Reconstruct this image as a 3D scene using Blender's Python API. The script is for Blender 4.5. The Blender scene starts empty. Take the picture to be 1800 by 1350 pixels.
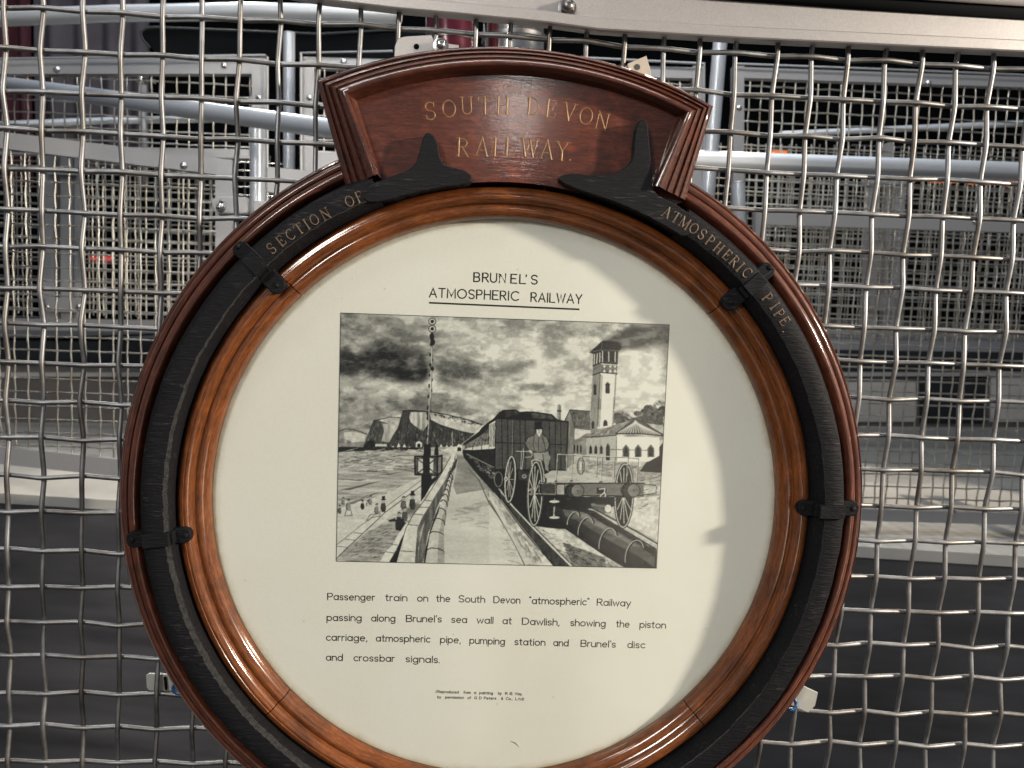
import bpy, math, random
import numpy as np
from mathutils import Vector, Matrix
random.seed(7)
rng = np.random.default_rng(11)
R = math.radians
sc = bpy.context.scene
COL = sc.collection

# ------------------------------------------------------------------ camera
CAM = Vector((-0.0259, -0.7353, 0.1735))
PITCH, YAW, ROLL, FOC = -0.08863, -0.04750, -0.03658, 1450.0
def _rot():
    cy, sy = math.cos(YAW), math.sin(YAW); cp, sp = math.cos(PITCH), math.sin(PITCH); cr, sr = math.cos(ROLL), math.sin(ROLL)
    Rz = Matrix(((cy, -sy, 0), (sy, cy, 0), (0, 0, 1)))
    Rx = Matrix(((1, 0, 0), (0, cp, -sp), (0, sp, cp)))
    Ry = Matrix(((cr, 0, sr), (0, 1, 0), (-sr, 0, cr)))
    return Rz @ Rx @ Ry
RM = _rot()
cam_data = bpy.data.cameras.new('camera')
cam = bpy.data.objects.new('camera', cam_data); COL.objects.link(cam)
right = RM @ Vector((1, 0, 0)); fwd = RM @ Vector((0, 1, 0)); up = RM @ Vector((0, 0, 1))
m = Matrix((right, up, -fwd)).transposed().to_4x4(); m.translation = CAM
cam.matrix_world = m
cam_data.sensor_fit = 'HORIZONTAL'; cam_data.sensor_width = 36.0
cam_data.lens = FOC / 1800.0 * 36.0
cam_data.clip_start = 0.02; cam_data.clip_end = 60
cam_data.dof.use_dof = True; cam_data.dof.focus_distance = 0.72; cam_data.dof.aperture_fstop = 13.0
sc.camera = cam
sc.view_settings.view_transform = 'Standard'; sc.view_settings.look = 'None'
sc.view_settings.gamma = 1; sc.view_settings.exposure = 0.0

def at(px, py, Y):
    """point of the place on the vertical plane at depth Y seen along a measured direction"""
    d = RM @ Vector(((px - 900) / FOC, 1, -(py - 675) / FOC))
    t = (Y - CAM.y) / d.y
    return Vector((CAM.x + t * d.x, Y, CAM.z + t * d.z))

# ------------------------------------------------------------------ world and lamps (museum hall, indoors)
W = bpy.data.worlds.new('World'); sc.world = W; W.use_nodes = True
W.node_tree.nodes['Background'].inputs[0].default_value = (0.80, 0.86, 1.0, 1)
W.node_tree.nodes['Background'].inputs[1].default_value = 0.17

def lamp(name, kind, loc, target, power, color, size=0.1, size_y=None, spot=None, blend=0.15):
    ld = bpy.data.lights.new(name, kind); ld.energy = power; ld.color = color
    if kind == 'AREA':
        ld.size = size
        if size_y: ld.shape = 'RECTANGLE'; ld.size_y = size_y
    else:
        ld.shadow_soft_size = size
        if kind == 'SPOT': ld.spot_size = R(spot); ld.spot_blend = blend
    o = bpy.data.objects.new(name, ld); COL.objects.link(o)
    o.location = loc
    o.rotation_euler = (Vector(target) - Vector(loc)).to_track_quat('-Z', 'Y').to_euler()
    return o
WARM = (1.0, 0.86, 0.68); COOL = (0.80, 0.90, 1.0); NEUT = (1.0, 0.95, 0.88)
lamp('key_spot', 'SPOT', (2.24, -0.845, 0.78), (0, 0, 0), 500, (1.0, 0.88, 0.73), 0.06, spot=60)
lamp('front_spot', 'SPOT', (-1.5, -2.7, 1.5), (0, 0, 0.0), 205, NEUT, 0.30, spot=50)
lamp('glint_spot', 'SPOT', (0.14, -3.3, 1.12), (0, 0, 0.1), 9, NEUT, 0.04, spot=40)
lamp('added_band_lamp_right', 'AREA', (0.586, -2.0, -0.47), (0.586, 0, -0.47), 2.5, WARM, 0.376, 1.86)  # added unseen panel lamp, makes a tall reflected band on the glass
lamp('added_band_lamp_middle', 'AREA', (0.01, -2.0, -1.0), (0.01, 0, -1.0), 0.4, WARM, 0.15, 0.8)  # second added lamp, only for a narrow reflection low on the glass
lamp('ceiling_left', 'AREA', (-1.3, -1.3, 2.1), (0, 0, 0), 9, NEUT, 0.30)
lamp('ceiling_strip', 'AREA', (0.2, -0.5, 2.6), (0.1, 0.4, 0), 7, COOL, 1.6, 0.16)
lamp('low_right', 'AREA', (1.6, -2.2, -0.7), (0, 0, 0), 5, WARM, 0.5)
lamp('cage_strip', 'AREA', (0.0, 1.3, 2.4), (0, 1.8, 0), 38, COOL, 3.2, 0.3)
lamp('cage_spot', 'SPOT', (1.2, 3.6, 2.6), (0.4, 1.55, -0.4), 420, WARM, 0.03, spot=55)
lamp('cage_spot_left', 'SPOT', (-1.4, 3.4, 2.5), (-0.8, 1.5, -0.4), 190, NEUT, 0.03, spot=50)
lamp('cage_front', 'AREA', (0.0, 0.35, 1.8), (0, 2.4, -0.2), 30, NEUT, 1.8, 0.2)

# ------------------------------------------------------------------ materials
class NT:
    def __init__(s, name):
        s.m = bpy.data.materials.new(name); s.m.use_nodes = True
        s.t = s.m.node_tree; s.b = s.t.nodes['Principled BSDF']
    def n(s, typ, **kw):
        nd = s.t.nodes.new(typ)
        for k, v in kw.items():
            if k in nd.inputs: 
                nd.inputs[k].default_value = v
            else: setattr(nd, k, v)
        return nd
    def l(s, a, b): s.t.links.new(a, b)
    def ramp(s, fac, stops):
        r = s.n('ShaderNodeValToRGB'); el = r.color_ramp.elements
        while len(el) < len(stops): el.new(0.5)
        for e, (p, c) in zip(el, stops): e.position = p; e.color = (*c, 1)
        s.l(fac, r.inputs[0]); return r.outputs[0]
    def coords(s, scale=(1, 1, 1), rot=(0, 0, 0)):
        tc = s.n('ShaderNodeTexCoord'); mp = s.n('ShaderNodeMapping')
        mp.inputs['Scale'].default_value = scale; mp.inputs['Rotation'].default_value = rot
        s.l(tc.outputs['Object'], mp.inputs[0]); return mp.outputs[0]
    def noise(s, vec, scale, detail=4, rough=0.55, dist=0.0):
        nz = s.n('ShaderNodeTexNoise'); nz.inputs['Scale'].default_value = scale
        nz.inputs['Detail'].default_value = detail; nz.inputs['Roughness'].default_value = rough
        nz.inputs['Distortion'].default_value = dist
        s.l(vec, nz.inputs['Vector']); return nz.outputs['Fac']
    def bump(s, h, strength, dist=0.001):
        b = s.n('ShaderNodeBump'); b.inputs['Strength'].default_value = strength; b.inputs['Distance'].default_value = dist
        s.l(h, b.inputs['Height']); s.l(b.outputs[0], s.b.inputs['Normal'])
    def mul(s, c, f, lo, hi):
        mr = s.n('ShaderNodeMapRange'); mr.inputs['To Min'].default_value = lo; mr.inputs['To Max'].default_value = hi
        mr.inputs['From Min'].default_value = 0.3; mr.inputs['From Max'].default_value = 0.7
        s.l(f, mr.inputs[0])
        mx = s.n('ShaderNodeMix'); mx.data_type = 'RGBA'; mx.blend_type = 'MULTIPLY'; mx.inputs['Factor'].default_value = 1
        s.l(c, mx.inputs['A']); s.l(mr.outputs[0], mx.inputs['B']); return mx.outputs['Result']

def wood(name, polar, dark, mid, lite, flame=False, coat=1.0):
    w = NT(name)
    tc = w.n('ShaderNodeTexCoord')
    if polar:
        sx = w.n('ShaderNodeSeparateXYZ'); w.l(tc.outputs['Object'], sx.inputs[0])
        an = w.n('ShaderNodeMath', operation='ARCTAN2'); w.l(sx.outputs['X'], an.inputs[0]); w.l(sx.outputs['Z'], an.inputs[1])
        q = w.n('ShaderNodeVectorMath', operation='LENGTH')
        cx = w.n('ShaderNodeCombineXYZ'); w.l(sx.outputs['X'], cx.inputs[0]); w.l(sx.outputs['Z'], cx.inputs[1]); w.l(cx.outputs[0], q.inputs[0])
        c2 = w.n('ShaderNodeCombineXYZ')
        a3 = w.n('ShaderNodeMath', operation='MULTIPLY'); a3.inputs[1].default_value = 0.035; w.l(an.outputs[0], a3.inputs[0])
        w.l(a3.outputs[0], c2.inputs[0]); w.l(q.outputs['Value'], c2.inputs[1]); w.l(sx.outputs['Y'], c2.inputs[2])
        vec = c2.outputs[0]
    else:
        mp = w.n('ShaderNodeMapping'); mp.inputs['Scale'].default_value = (0.16, 1, 1); mp.inputs['Rotation'].default_value = (0, 0.10, 0)
        w.l(tc.outputs['Object'], mp.inputs[0]); vec = mp.outputs[0]
    g = w.noise(vec, 520 if polar else 330, 6, 0.62, 0.5)
    col = w.ramp(g, [(0.30, dark), (0.5, mid), (0.72, lite)])
    fine = w.noise(vec, 1500, 3, 0.6)
    col = w.mul(col, fine, 0.62, 1.15)
    blot = w.noise(tc.outputs['Object'], 16 if flame else 14, 4, 0.65, 1.2)
    col = w.mul(col, blot, 0.55 if not flame else 0.62, 1.35)
    if flame:
        f2 = w.noise(tc.outputs['Object'], 22, 2, 0.5, 2.2)
        fr = w.ramp(f2, [(0.58, (0, 0, 0)), (0.80, (0.8, 0.8, 0.8))])
        mx = w.n('ShaderNodeMix'); mx.data_type = 'RGBA'; w.l(fr, mx.inputs['Factor']); w.l(col, mx.inputs['A']); mx.inputs['B'].default_value = (0.22, 0.042, 0.012, 1)
        col = mx.outputs['Result']
    w.l(col, w.b.inputs['Base Color'])
    w.b.inputs['Roughness'].default_value = 0.5; w.b.inputs['Specular IOR Level'].default_value = 0.15
    w.b.inputs['Coat Weight'].default_value = coat; w.b.inputs['Coat Roughness'].default_value = 0.12 if not flame else 0.13
    w.bump(fine, 0.35 if flame else 0.18, 0.0006)
    # uneven varnish
    vb = w.noise(vec, 260 if flame else 120, 4, 0.65)
    b2 = w.n('ShaderNodeBump'); b2.inputs['Strength'].default_value = 0.16 if flame else 0.14; b2.inputs['Distance'].default_value = 0.0008
    w.l(vb, b2.inputs['Height']); w.l(b2.outputs[0], w.b.inputs['Coat Normal'])
    return w.m

def painted(name, col, rough=0.5, metallic=0.0, nscale=40, amt=0.15, bumps=0.1, dist=0.0005, stretch=(1, 1, 1), spec=0.5):
    w = NT(name); v = w.coords(stretch)
    nz = w.noise(v, nscale, 5, 0.6)
    rgb = w.n('ShaderNodeRGB'); rgb.outputs[0].default_value = (*col, 1)
    c = w.mul(rgb.outputs[0], nz, 1 - amt, 1 + amt)
    w.l(c, w.b.inputs['Base Color']); w.b.inputs['Roughness'].default_value = rough; w.b.inputs['Metallic'].default_value = metallic
    w.b.inputs['Specular IOR Level'].default_value = spec
    mr = w.n('ShaderNodeMapRange'); mr.inputs['To Min'].default_value = max(0.05, rough - 0.12); mr.inputs['To Max'].default_value = min(1, rough + 0.12)
    w.l(nz, mr.inputs[0]); w.l(mr.outputs[0], w.b.inputs['Roughness'])
    if bumps: w.bump(w.noise(v, nscale * 4, 4, 0.6), bumps, dist)
    return w.m

MW_OUT = wood('outer_mahogany', True, (0.040, 0.012, 0.008), (0.088, 0.025, 0.012), (0.150, 0.044, 0.018))
MW_IN = wood('inner_mahogany', True, (0.085, 0.0245, 0.007), (0.145, 0.0425, 0.010), (0.225, 0.068, 0.014))
MW_HEAD = wood('header_mahogany', False, (0.034, 0.011, 0.0075), (0.068, 0.019, 0.011), (0.108, 0.031, 0.015))
MW_PANEL = wood('panel_mahogany', False, (0.044, 0.0125, 0.008), (0.084, 0.021, 0.011), (0.125, 0.033, 0.014), flame=True)
M_JOINT = painted('dark_joint', (0.012, 0.006, 0.004), 0.7)

def iron(name, base, lift, rough, ang):
    w = NT(name)
    v0 = w.coords((1, 1, 1)); v = w.coords((0.10, 1, 1.0), (0, ang, 0))
    s = w.noise(v, 560, 4, 0.7, 0.3); n0 = w.noise(v0, 30, 5, 0.6)
    msk = w.ramp(n0, [(0.48, (0, 0, 0)), (0.62, (1, 1, 1))])
    sr = w.ramp(s, [(0.56, base), (0.72, lift)])
    rgb = w.n('ShaderNodeRGB'); rgb.outputs[0].default_value = (*base, 1)
    mx = w.n('ShaderNodeMix'); mx.data_type = 'RGBA'; w.l(msk, mx.inputs['Factor']); w.l(rgb.outputs[0], mx.inputs['A']); w.l(sr, mx.inputs['B'])
    w.l(mx.outputs['Result'], w.b.inputs['Base Color']); w.b.inputs['Roughness'].default_value = rough
    w.b.inputs['Specular IOR Level'].default_value = 0.09
    ad = w.n('ShaderNodeMath', operation='ADD'); w.l(s, ad.inputs[0]); w.l(n0, ad.inputs[1])
    w.bump(ad.outputs[0], 0.7, 0.0014)
    return w.m
M_IRON = iron('black_painted_iron', (0.0085, 0.0085, 0.010), (0.055, 0.053, 0.055), 0.5, 0.25)
M_IRONROUGH = iron('sawn_iron', (0.011, 0.0115, 0.013), (0.085, 0.082, 0.085), 0.5, -0.25)
M_CHIP = painted('chipped_iron', (0.019, 0.018, 0.018), 0.75, 0, 320, 0.95, 1.0, 0.002)
M_GOLD = painted('worn_gold_leaf', (0.185, 0.100, 0.040), 0.42, 0.25, 500, 0.5, 0.2)
M_GOLD2 = painted('faded_gold_leaf', (0.105, 0.066, 0.036), 0.5, 0.1, 500, 0.6, 0.2)
M_INK = painted('black_ink', (0.022, 0.018, 0.015), 0.8, 0, 600, 0.4, 0, spec=0.1)
M_INKS = painted('faint_ink', (0.10, 0.09, 0.075), 0.8, 0, 600, 0.4, 0, spec=0.1)

def card_mat():
    w = NT('cream_card'); v = w.coords()
    n1 = w.noise(v, 5, 4, 0.6); n2 = w.noise(v, 700, 3, 0.6)
    c = w.ramp(n1, [(0.3, (0.725, 0.685, 0.62)), (0.7, (0.765, 0.74, 0.69))])
    c = w.mul(c, n2, 0.97, 1.03)
    # foxed, stained rim of the card
    tc = w.n('ShaderNodeTexCoord'); ln = w.n('ShaderNodeVectorMath', operation='LENGTH'); w.l(tc.outputs['Object'], ln.inputs[0])
    n3 = w.noise(v, 60, 5, 0.7)
    ad = w.n('ShaderNodeMath', operation='MULTIPLY_ADD'); ad.inputs[1].default_value = 0.010; w.l(n3, ad.inputs[0]); w.l(ln.outputs['Value'], ad.inputs[2])
    st = w.ramp(ad.outputs[0], [(0.2525, (1, 1, 1)), (0.2585, (0.60, 0.50, 0.36))])
    mx = w.n('ShaderNodeMix'); mx.data_type = 'RGBA'; mx.blend_type = 'MULTIPLY'; mx.inputs['Factor'].default_value = 1
    w.l(c, mx.inputs['A']); w.l(st, mx.inputs['B'])
    vz = w.n('ShaderNodeTexVoronoi'); vz.inputs['Scale'].default_value = 38; w.l(v, vz.inputs['Vector'])
    sp = w.ramp(vz.outputs['Distance'], [(0.020, (0.55, 0.48, 0.36)), (0.045, (1, 1, 1))])
    m2 = w.n('ShaderNodeMix'); m2.data_type = 'RGBA'; m2.blend_type = 'MULTIPLY'; m2.inputs['Factor'].default_value = 0.5
    w.l(mx.outputs['Result'], m2.inputs['A']); w.l(sp, m2.inputs['B'])
    w.l(m2.outputs['Result'], w.b.inputs['Base Color']); w.b.inputs['Roughness'].default_value = 0.75; w.b.inputs['Specular IOR Level'].default_value = 0.2
    return w.m
M_CARD = card_mat()

def glass_mat():
    w = NT('picture_glass'); t = w.t
    t.nodes.remove(w.b); out = t.nodes['Material Output']
    tr = w.n('ShaderNodeBsdfTransparent'); tr.inputs[0].default_value = (0.97, 0.985, 0.975, 1)
    gl = w.n('ShaderNodeBsdfGlossy'); gl.inputs['Roughness'].default_value = 0.16
    fr = w.n('ShaderNodeFresnel'); ge = w.n('ShaderNodeNewGeometry')
    io = w.n('ShaderNodeMapRange'); io.inputs['To Min'].default_value = 1.5; io.inputs['To Max'].default_value = 1 / 1.5
    w.l(ge.outputs['Backfacing'], io.inputs[0]); w.l(io.outputs[0], fr.inputs['IOR'])
    mx = w.n('ShaderNodeMixShader'); w.l(fr.outputs[0], mx.inputs[0]); w.l(tr.outputs[0], mx.inputs[1]); w.l(gl.outputs[0], mx.inputs[2])
    v = w.coords(); b = w.n('ShaderNodeBump'); b.inputs['Strength'].default_value = 0.03; b.inputs['Distance'].default_value = 0.002
    w.l(w.noise(v, 14, 2), b.inputs['Height']); w.l(b.outputs[0], gl.inputs['Normal'])
    w.l(mx.outputs[0], out.inputs[0]); return w.m
M_GLASS = glass_mat()

def steel(name, col, rough, nscale=120, warmstain=0.0, metallic=1.0):
    w = NT(name); v = w.coords((1, 1, 1))
    nz = w.noise(v, nscale, 5, 0.65); n2 = w.noise(v, 18, 4, 0.6)
    c = w.ramp(n2, [(0.32, tuple(a * b for a, b in zip(col, (0.62, 0.56, 0.49)))), (0.62, col)])
    c = w.mul(c, nz, 0.75, 1.12)
    w.l(c, w.b.inputs['Base Color']); w.b.inputs['Metallic'].default_value = metallic
    mr = w.n('ShaderNodeMapRange'); mr.inputs['To Min'].default_value = rough - 0.1; mr.inputs['To Max'].default_value = rough + 0.12
    w.l(nz, mr.inputs[0]); w.l(mr.outputs[0], w.b.inputs['Roughness'])
    w.bump(nz, 0.15, 0.0005)
    return w.m
M_WIRE = steel('woven_steel_wire', (0.29, 0.293, 0.30), 0.50, 90)
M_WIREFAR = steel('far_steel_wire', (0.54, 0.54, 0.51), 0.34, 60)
M_ALU = painted('grey_powder_coat', (0.255, 0.258, 0.268), 0.45, 0.35, 300, 0.06, 0.1)
M_ALU2 = painted('silver_powder_coat', (0.36, 0.345, 0.34), 0.4, 0.45, 900, 0.10, 0.25, 0.0006)
M_TUBE = painted('satin_grey_tube', (0.40, 0.43, 0.47), 0.34, 0.4, 8, 0.04, 0)
M_BOLT = steel('zinc_bolt', (0.62, 0.62, 0.64), 0.25)
M_DARKBOLT = steel('dull_bolt', (0.22, 0.22, 0.23), 0.38)
M_DARKFACE = painted('charcoal_board', (0.056, 0.056, 0.062), 0.6, 0, 5, 0.42, 0.06, 0.002, (0.3, 1, 2.2))
M_PALE = painted('pale_painted_board', (0.42, 0.41, 0.385), 0.6, 0, 7, 0.10, 0.05)
M_TAUPE = painted('taupe_board', (0.135, 0.125, 0.115), 0.7, 0, 6, 0.15, 0.05)
M_BLACK = painted('black_hall', (0.004, 0.0045, 0.005), 0.9, 0, 3, 0.4, 0, spec=0.03)
M_DGREY = painted('dark_grey_board', (0.028, 0.031, 0.034), 0.6, 0, 6, 0.2, 0, spec=0.12)
M_MAUVE = painted('mauve_drape', (0.10, 0.088, 0.10), 0.8, 0, 5, 0.25, 0)
M_RED = painted('dark_red_drape', (0.065, 0.012, 0.020), 0.7, 0, 10, 0.3, 0)
M_TAGWOOD = painted('pale_ply', (0.40, 0.345, 0.285), 0.7, 0, 60, 0.15, 0.1)
M_WHITE = painted('white_plastic', (0.33, 0.33, 0.31), 0.35, 0, 60, 0.08, 0.05)
M_BLUE = painted('blue_plastic', (0.012, 0.070, 0.20), 0.3, 0, 60, 0.1, 0.05)
M_CREAM = painted('cream_board', (0.60, 0.57, 0.52), 0.6, 0, 7, 0.12, 0.05)
def emis(name, col, st):
    w = NT(name); w.b.inputs['Base Color'].default_value = (*col, 1)
    w.b.inputs['Emission Color'].default_value = (*col, 1); w.b.inputs['Emission Strength'].default_value = st
    v = w.coords(); nz = w.noise(v, 30, 3); mr = w.n('ShaderNodeMapRange'); mr.inputs['To Min'].default_value = st * 0.4; mr.inputs['To Max'].default_value = st * 1.5
    w.l(nz, mr.inputs[0]); w.l(mr.outputs[0], w.b.inputs['Emission Strength']); return w.m
M_ORANGE = emis('orange_lamp', (1.0, 0.20, 0.02), 0.45)
M_REDLAMP = emis('red_lamp', (0.75, 0.03, 0.03), 0.5)

# ------------------------------------------------------------------ mesh helpers
class MB:
    def __init__(s): s.v = []; s.f = []; s.mi = []; s.nv = 0
    def add(s, verts, faces, mi=0):
        verts = [tuple(p) for p in verts]; o = s.nv
        s.v += verts; s.nv += len(verts)
        s.f += [tuple(i + o for i in f) for f in faces]; s.mi += [mi] * len(faces)
    def box(s, lo, hi, M=None, mi=0):
        x0, y0, z0 = lo; x1, y1, z1 = hi
        P = [Vector(p) for p in ((x0, y0, z0), (x1, y0, z0), (x1, y1, z0), (x0, y1, z0), (x0, y0, z1), (x1, y0, z1), (x1, y1, z1), (x0, y1, z1))]
        if M is not None: P = [M @ p for p in P]
        s.add(P, [(0, 3, 2, 1), (4, 5, 6, 7), (0, 1, 5, 4), (1, 2, 6, 5), (2, 3, 7, 6), (3, 0, 4, 7)], mi)
    def tube(s, pts, rad, n=8, sq=1.0, cap=True, mi=0):
        """round tube along pts; sq squashes it in world y (for ink and gold leaf)"""
        pts = [Vector(p) for p in pts]
        if np.isscalar(rad): rad = [rad] * len(pts)
        rings = []
        L = len(pts); prev = None
        for i, p in enumerate(pts):
            a = pts[max(0, i - 1)]; b = pts[min(L - 1, i + 1)]
            d = (b - a)
            if d.length < 1e-9: d = Vector((1, 0, 0))
            d.normalize()
            if prev is None:
                u = d.cross(Vector((0, 1, 0)))
                if u.length < 0.1: u = d.cross(Vector((0, 0, 1)))
            else: u = prev - d * prev.dot(d)
            u.normalize(); prev = u; w = d.cross(u)
            k = 1.0
            if 0 < i < L - 1:
                d1 = (pts[i] - pts[i - 1]); d2 = (pts[i + 1] - pts[i])
                if d1.length > 1e-9 and d2.length > 1e-9:
                    c = max(0.5, math.sqrt(max(0, (1 + d1.normalized().dot(d2.normalized())) / 2))); k = 1 / c
            ring = []
            for j in range(n):
                t = 2 * math.pi * (j + 0.5) / n
                o = (u * math.cos(t) * k + w * math.sin(t)) * rad[i]
                o.y *= sq
                ring.append(p + o)
            rings.append(ring)
        V = [q for r in rings for q in r]; F = []
        for i in range(L - 1):
            for j in range(n):
                F.append((i * n + j, i * n + (j + 1) % n, (i + 1) * n + (j + 1) % n, (i + 1) * n + j))
        if cap: F.append(tuple(range(n - 1, -1, -1))); F.append(tuple((L - 1) * n + j for j in range(n)))
        s.add(V, F, mi)
    def loft(s, loops, closed=False, mi=0):
        n = len(loops[0]); V = [p for l in loops for p in l]; F = []
        for i in range(len(loops) - 1):
            for j in range(n - (0 if closed else 1)):
                k = (j + 1) % n
                F.append((i * n + j, i * n + k, (i + 1) * n + k, (i + 1) * n + j))
        s.add(V, F, mi)
    def prism(s, poly, y0, y1, mi=0, bev=0.0):
        """poly: list of (x, z); from back y0 to front y1, with a bevelled front edge"""
        n = len(poly); c = (sum(p[0] for p in poly) / n, sum(p[1] for p in poly) / n)
        back = [(x, y0, z) for x, z in poly]
        V = list(back); k = 1
        if bev:
            V += [(x, y1 + bev, z) for x, z in poly]; k = 2
            ins = []
            for i in range(n):
                a = Vector(poly[i - 1]); b = Vector(poly[i]); d = Vector(poly[(i + 1) % n])
                e1 = (b - a); e2 = (d - b)
                nn = Vector((-(e1.y + e2.y), e1.x + e2.x))
                if nn.length > 1e-9: nn.normalize()
                ins.append((b.x + nn.x * bev, b.y + nn.y * bev))
            area = sum(poly[i - 1][0] * poly[i][1] - poly[i][0] * poly[i - 1][1] for i in range(n))
            if area < 0: ins = [(2 * poly[i][0] - ins[i][0], 2 * poly[i][1] - ins[i][1]) for i in range(n)]
            V += [(x, y1, z) for x, z in ins]
        else: V += [(x, y1, z) for x, z in poly]
        F = []
        for lv in range(k):
            for i in range(n):
                j = (i + 1) % n; F.append((lv * n + i, lv * n + j, (lv + 1) * n + j, (lv + 1) * n + i))
        F.append(tuple(range(n))); F.append(tuple(range((k + 1) * n - 1, k * n - 1, -1)))
        s.add(V, F, mi)
    def build(s, name, mats, parent=None, smooth=False, label=None, kind=None, auto=None):
        me = bpy.data.meshes.new(name); me.from_pydata(s.v, [], s.f)
        if not isinstance(mats, (list, tuple)): mats = [mats]
        for mm in mats: me.materials.append(mm)
        if any(s.mi): me.polygons.foreach_set('material_index', s.mi)
        import bmesh
        bm = bmesh.new(); bm.from_mesh(me); bmesh.ops.recalc_face_normals(bm, faces=bm.faces); bm.to_mesh(me); bm.free()
        if smooth: me.polygons.foreach_set('use_smooth', [True] * len(me.polygons))
        if auto is not None:
            me.polygons.foreach_set('use_smooth', [True] * len(me.polygons))
            me.set_sharp_from_angle(angle=R(auto))
        me.update()
        o = bpy.data.objects.new(name, me); COL.objects.link(o)
        if parent is not None: o.parent = parent; o.matrix_parent_inverse = Matrix.Translation(-Vector(parent.location))
        if label: o['label'] = label
        if kind: o['kind'] = kind
        return o
def thing(name, label, cat, loc=(0, 0, 0), group=None):
    o = bpy.data.objects.new(name, None); o.empty_display_size = 0.05; COL.objects.link(o)
    o.location = loc; o['label'] = label; o['category'] = cat
    if group: o['group'] = group
    return o
def tag(o, label, cat, group=None):
    o['label'] = label; o['category'] = cat
    if group: o['group'] = group
    return o
def copy_part(src, parent, loc_shift):
    c = src.copy(); COL.objects.link(c); c.parent = parent
    c.matrix_parent_inverse = src.matrix_parent_inverse.copy()
    c.location = src.location + Vector(loc_shift)
    return c
def polar(r, deg, y): a = R(deg); return Vector((r * math.cos(a), y, r * math.sin(a)))

# ================================================================== THE FRAME
frame = thing('round_picture_frame', 'round mahogany picture frame holding a black iron pipe section round a cream printed card', 'picture frame', (0, 0, -0.33))

def ring(prof, a0, a1, n, wob=None):
    b = MB(); loops = []
    closed = abs(a1 - a0) >= 359.9
    angs = [a0 + (a1 - a0) * i / n for i in range(n + (0 if closed else 1))]
    for k, (r, y) in enumerate(prof):
        loops.append([polar(r + (wob(k, a)[0] if wob else 0), a, y + (wob(k, a)[1] if wob else 0)) for a in angs])
    b.loft(loops, closed)
    return b
def smooth_prof(pts, sub=4):
    """Catmull-Rom through profile points; a repeated point makes a sharp edge"""
    out = []; segs = []; cur = [pts[0]]
    for p in pts[1:]:
        if p == cur[-1]: segs.append(cur); cur = [p]
        else: cur.append(p)
    segs.append(cur)
    for sg in segs:
        if len(sg) < 2: continue
        for i in range(len(sg) - 1):
            p0 = sg[max(0, i - 1)]; p1 = sg[i]; p2 = sg[i + 1]; p3 = sg[min(len(sg) - 1, i + 2)]
            for t in np.linspace(0, 1, sub, endpoint=False):
                t2, t3 = t * t, t * t * t
                out.append(tuple(0.5 * ((2 * b) + (-a + c) * t + (2 * a - 5 * b + 4 * c - d) * t2 + (-a + 3 * b - 3 * c + d) * t3) for a, b, c, d in zip(p0, p1, p2, p3)))
        out.append(sg[-1])
    return out

# outer moulding: a reeded ring, cut where the header sits
po = smooth_prof([(0.3285, -0.004), (0.3300, -0.010), (0.3300, -0.0150), (0.3275, -0.0195), (0.3275, -0.0195),
                  (0.3260, -0.0188), (0.3260, -0.0188), (0.3250, -0.0225), (0.3225, -0.0250), (0.3200, -0.0245), (0.3200, -0.0245),
                  (0.3192, -0.0232), (0.3192, -0.0232), (0.3180, -0.0262), (0.3150, -0.0288), (0.3118, -0.0280), (0.3098, -0.0245), (0.3080, -0.0180), (0.3075, -0.006)])
ring(po, 110.5, 427.5, 300).build('outer_moulding', MW_OUT, frame, auto=50)
# inner moulding: four quarters with open joints
pi_ = smooth_prof([(0.2785, -0.006), (0.2785, -0.0195), (0.2772, -0.0232), (0.2745, -0.0260), (0.2718, -0.0268), (0.2718, -0.0268), (0.2714, -0.0263), (0.2714, -0.0263), (0.2695, -0.0266), (0.2672, -0.0256), (0.2652, -0.0236), (0.2640, -0.0204), (0.2640, -0.0204),
                   (0.2632, -0.0198), (0.2632, -0.0198), (0.2618, -0.0208), (0.2590, -0.0210), (0.2555, -0.0192), (0.2532, -0.0160), (0.2519, -0.0120), (0.2516, -0.0086)])
def ang_of(px, py, y=-0.022): q = at(px, py, y); return math.degrees(math.atan2(q.z, q.x))
joints = sorted(a % 360 for a in (ang_of(507, 497), ang_of(1262, 540), ang_of(482, 1242), ang_of(1222, 1256)))
for i in range(4):
    a0 = joints[i] + 0.09; a1 = joints[(i + 1) % 4] - 0.09
    if a1 < a0: a1 += 360
    ring(pi_, a0, a1, 90).build('inner_moulding', MW_IN, frame, auto=50)
jb = ring([(0.279, -0.005), (0.279, -0.0165), (0.253, -0.0080)], 0, 360, 120); jb.build('rebate', M_JOINT, frame, smooth=True)

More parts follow.
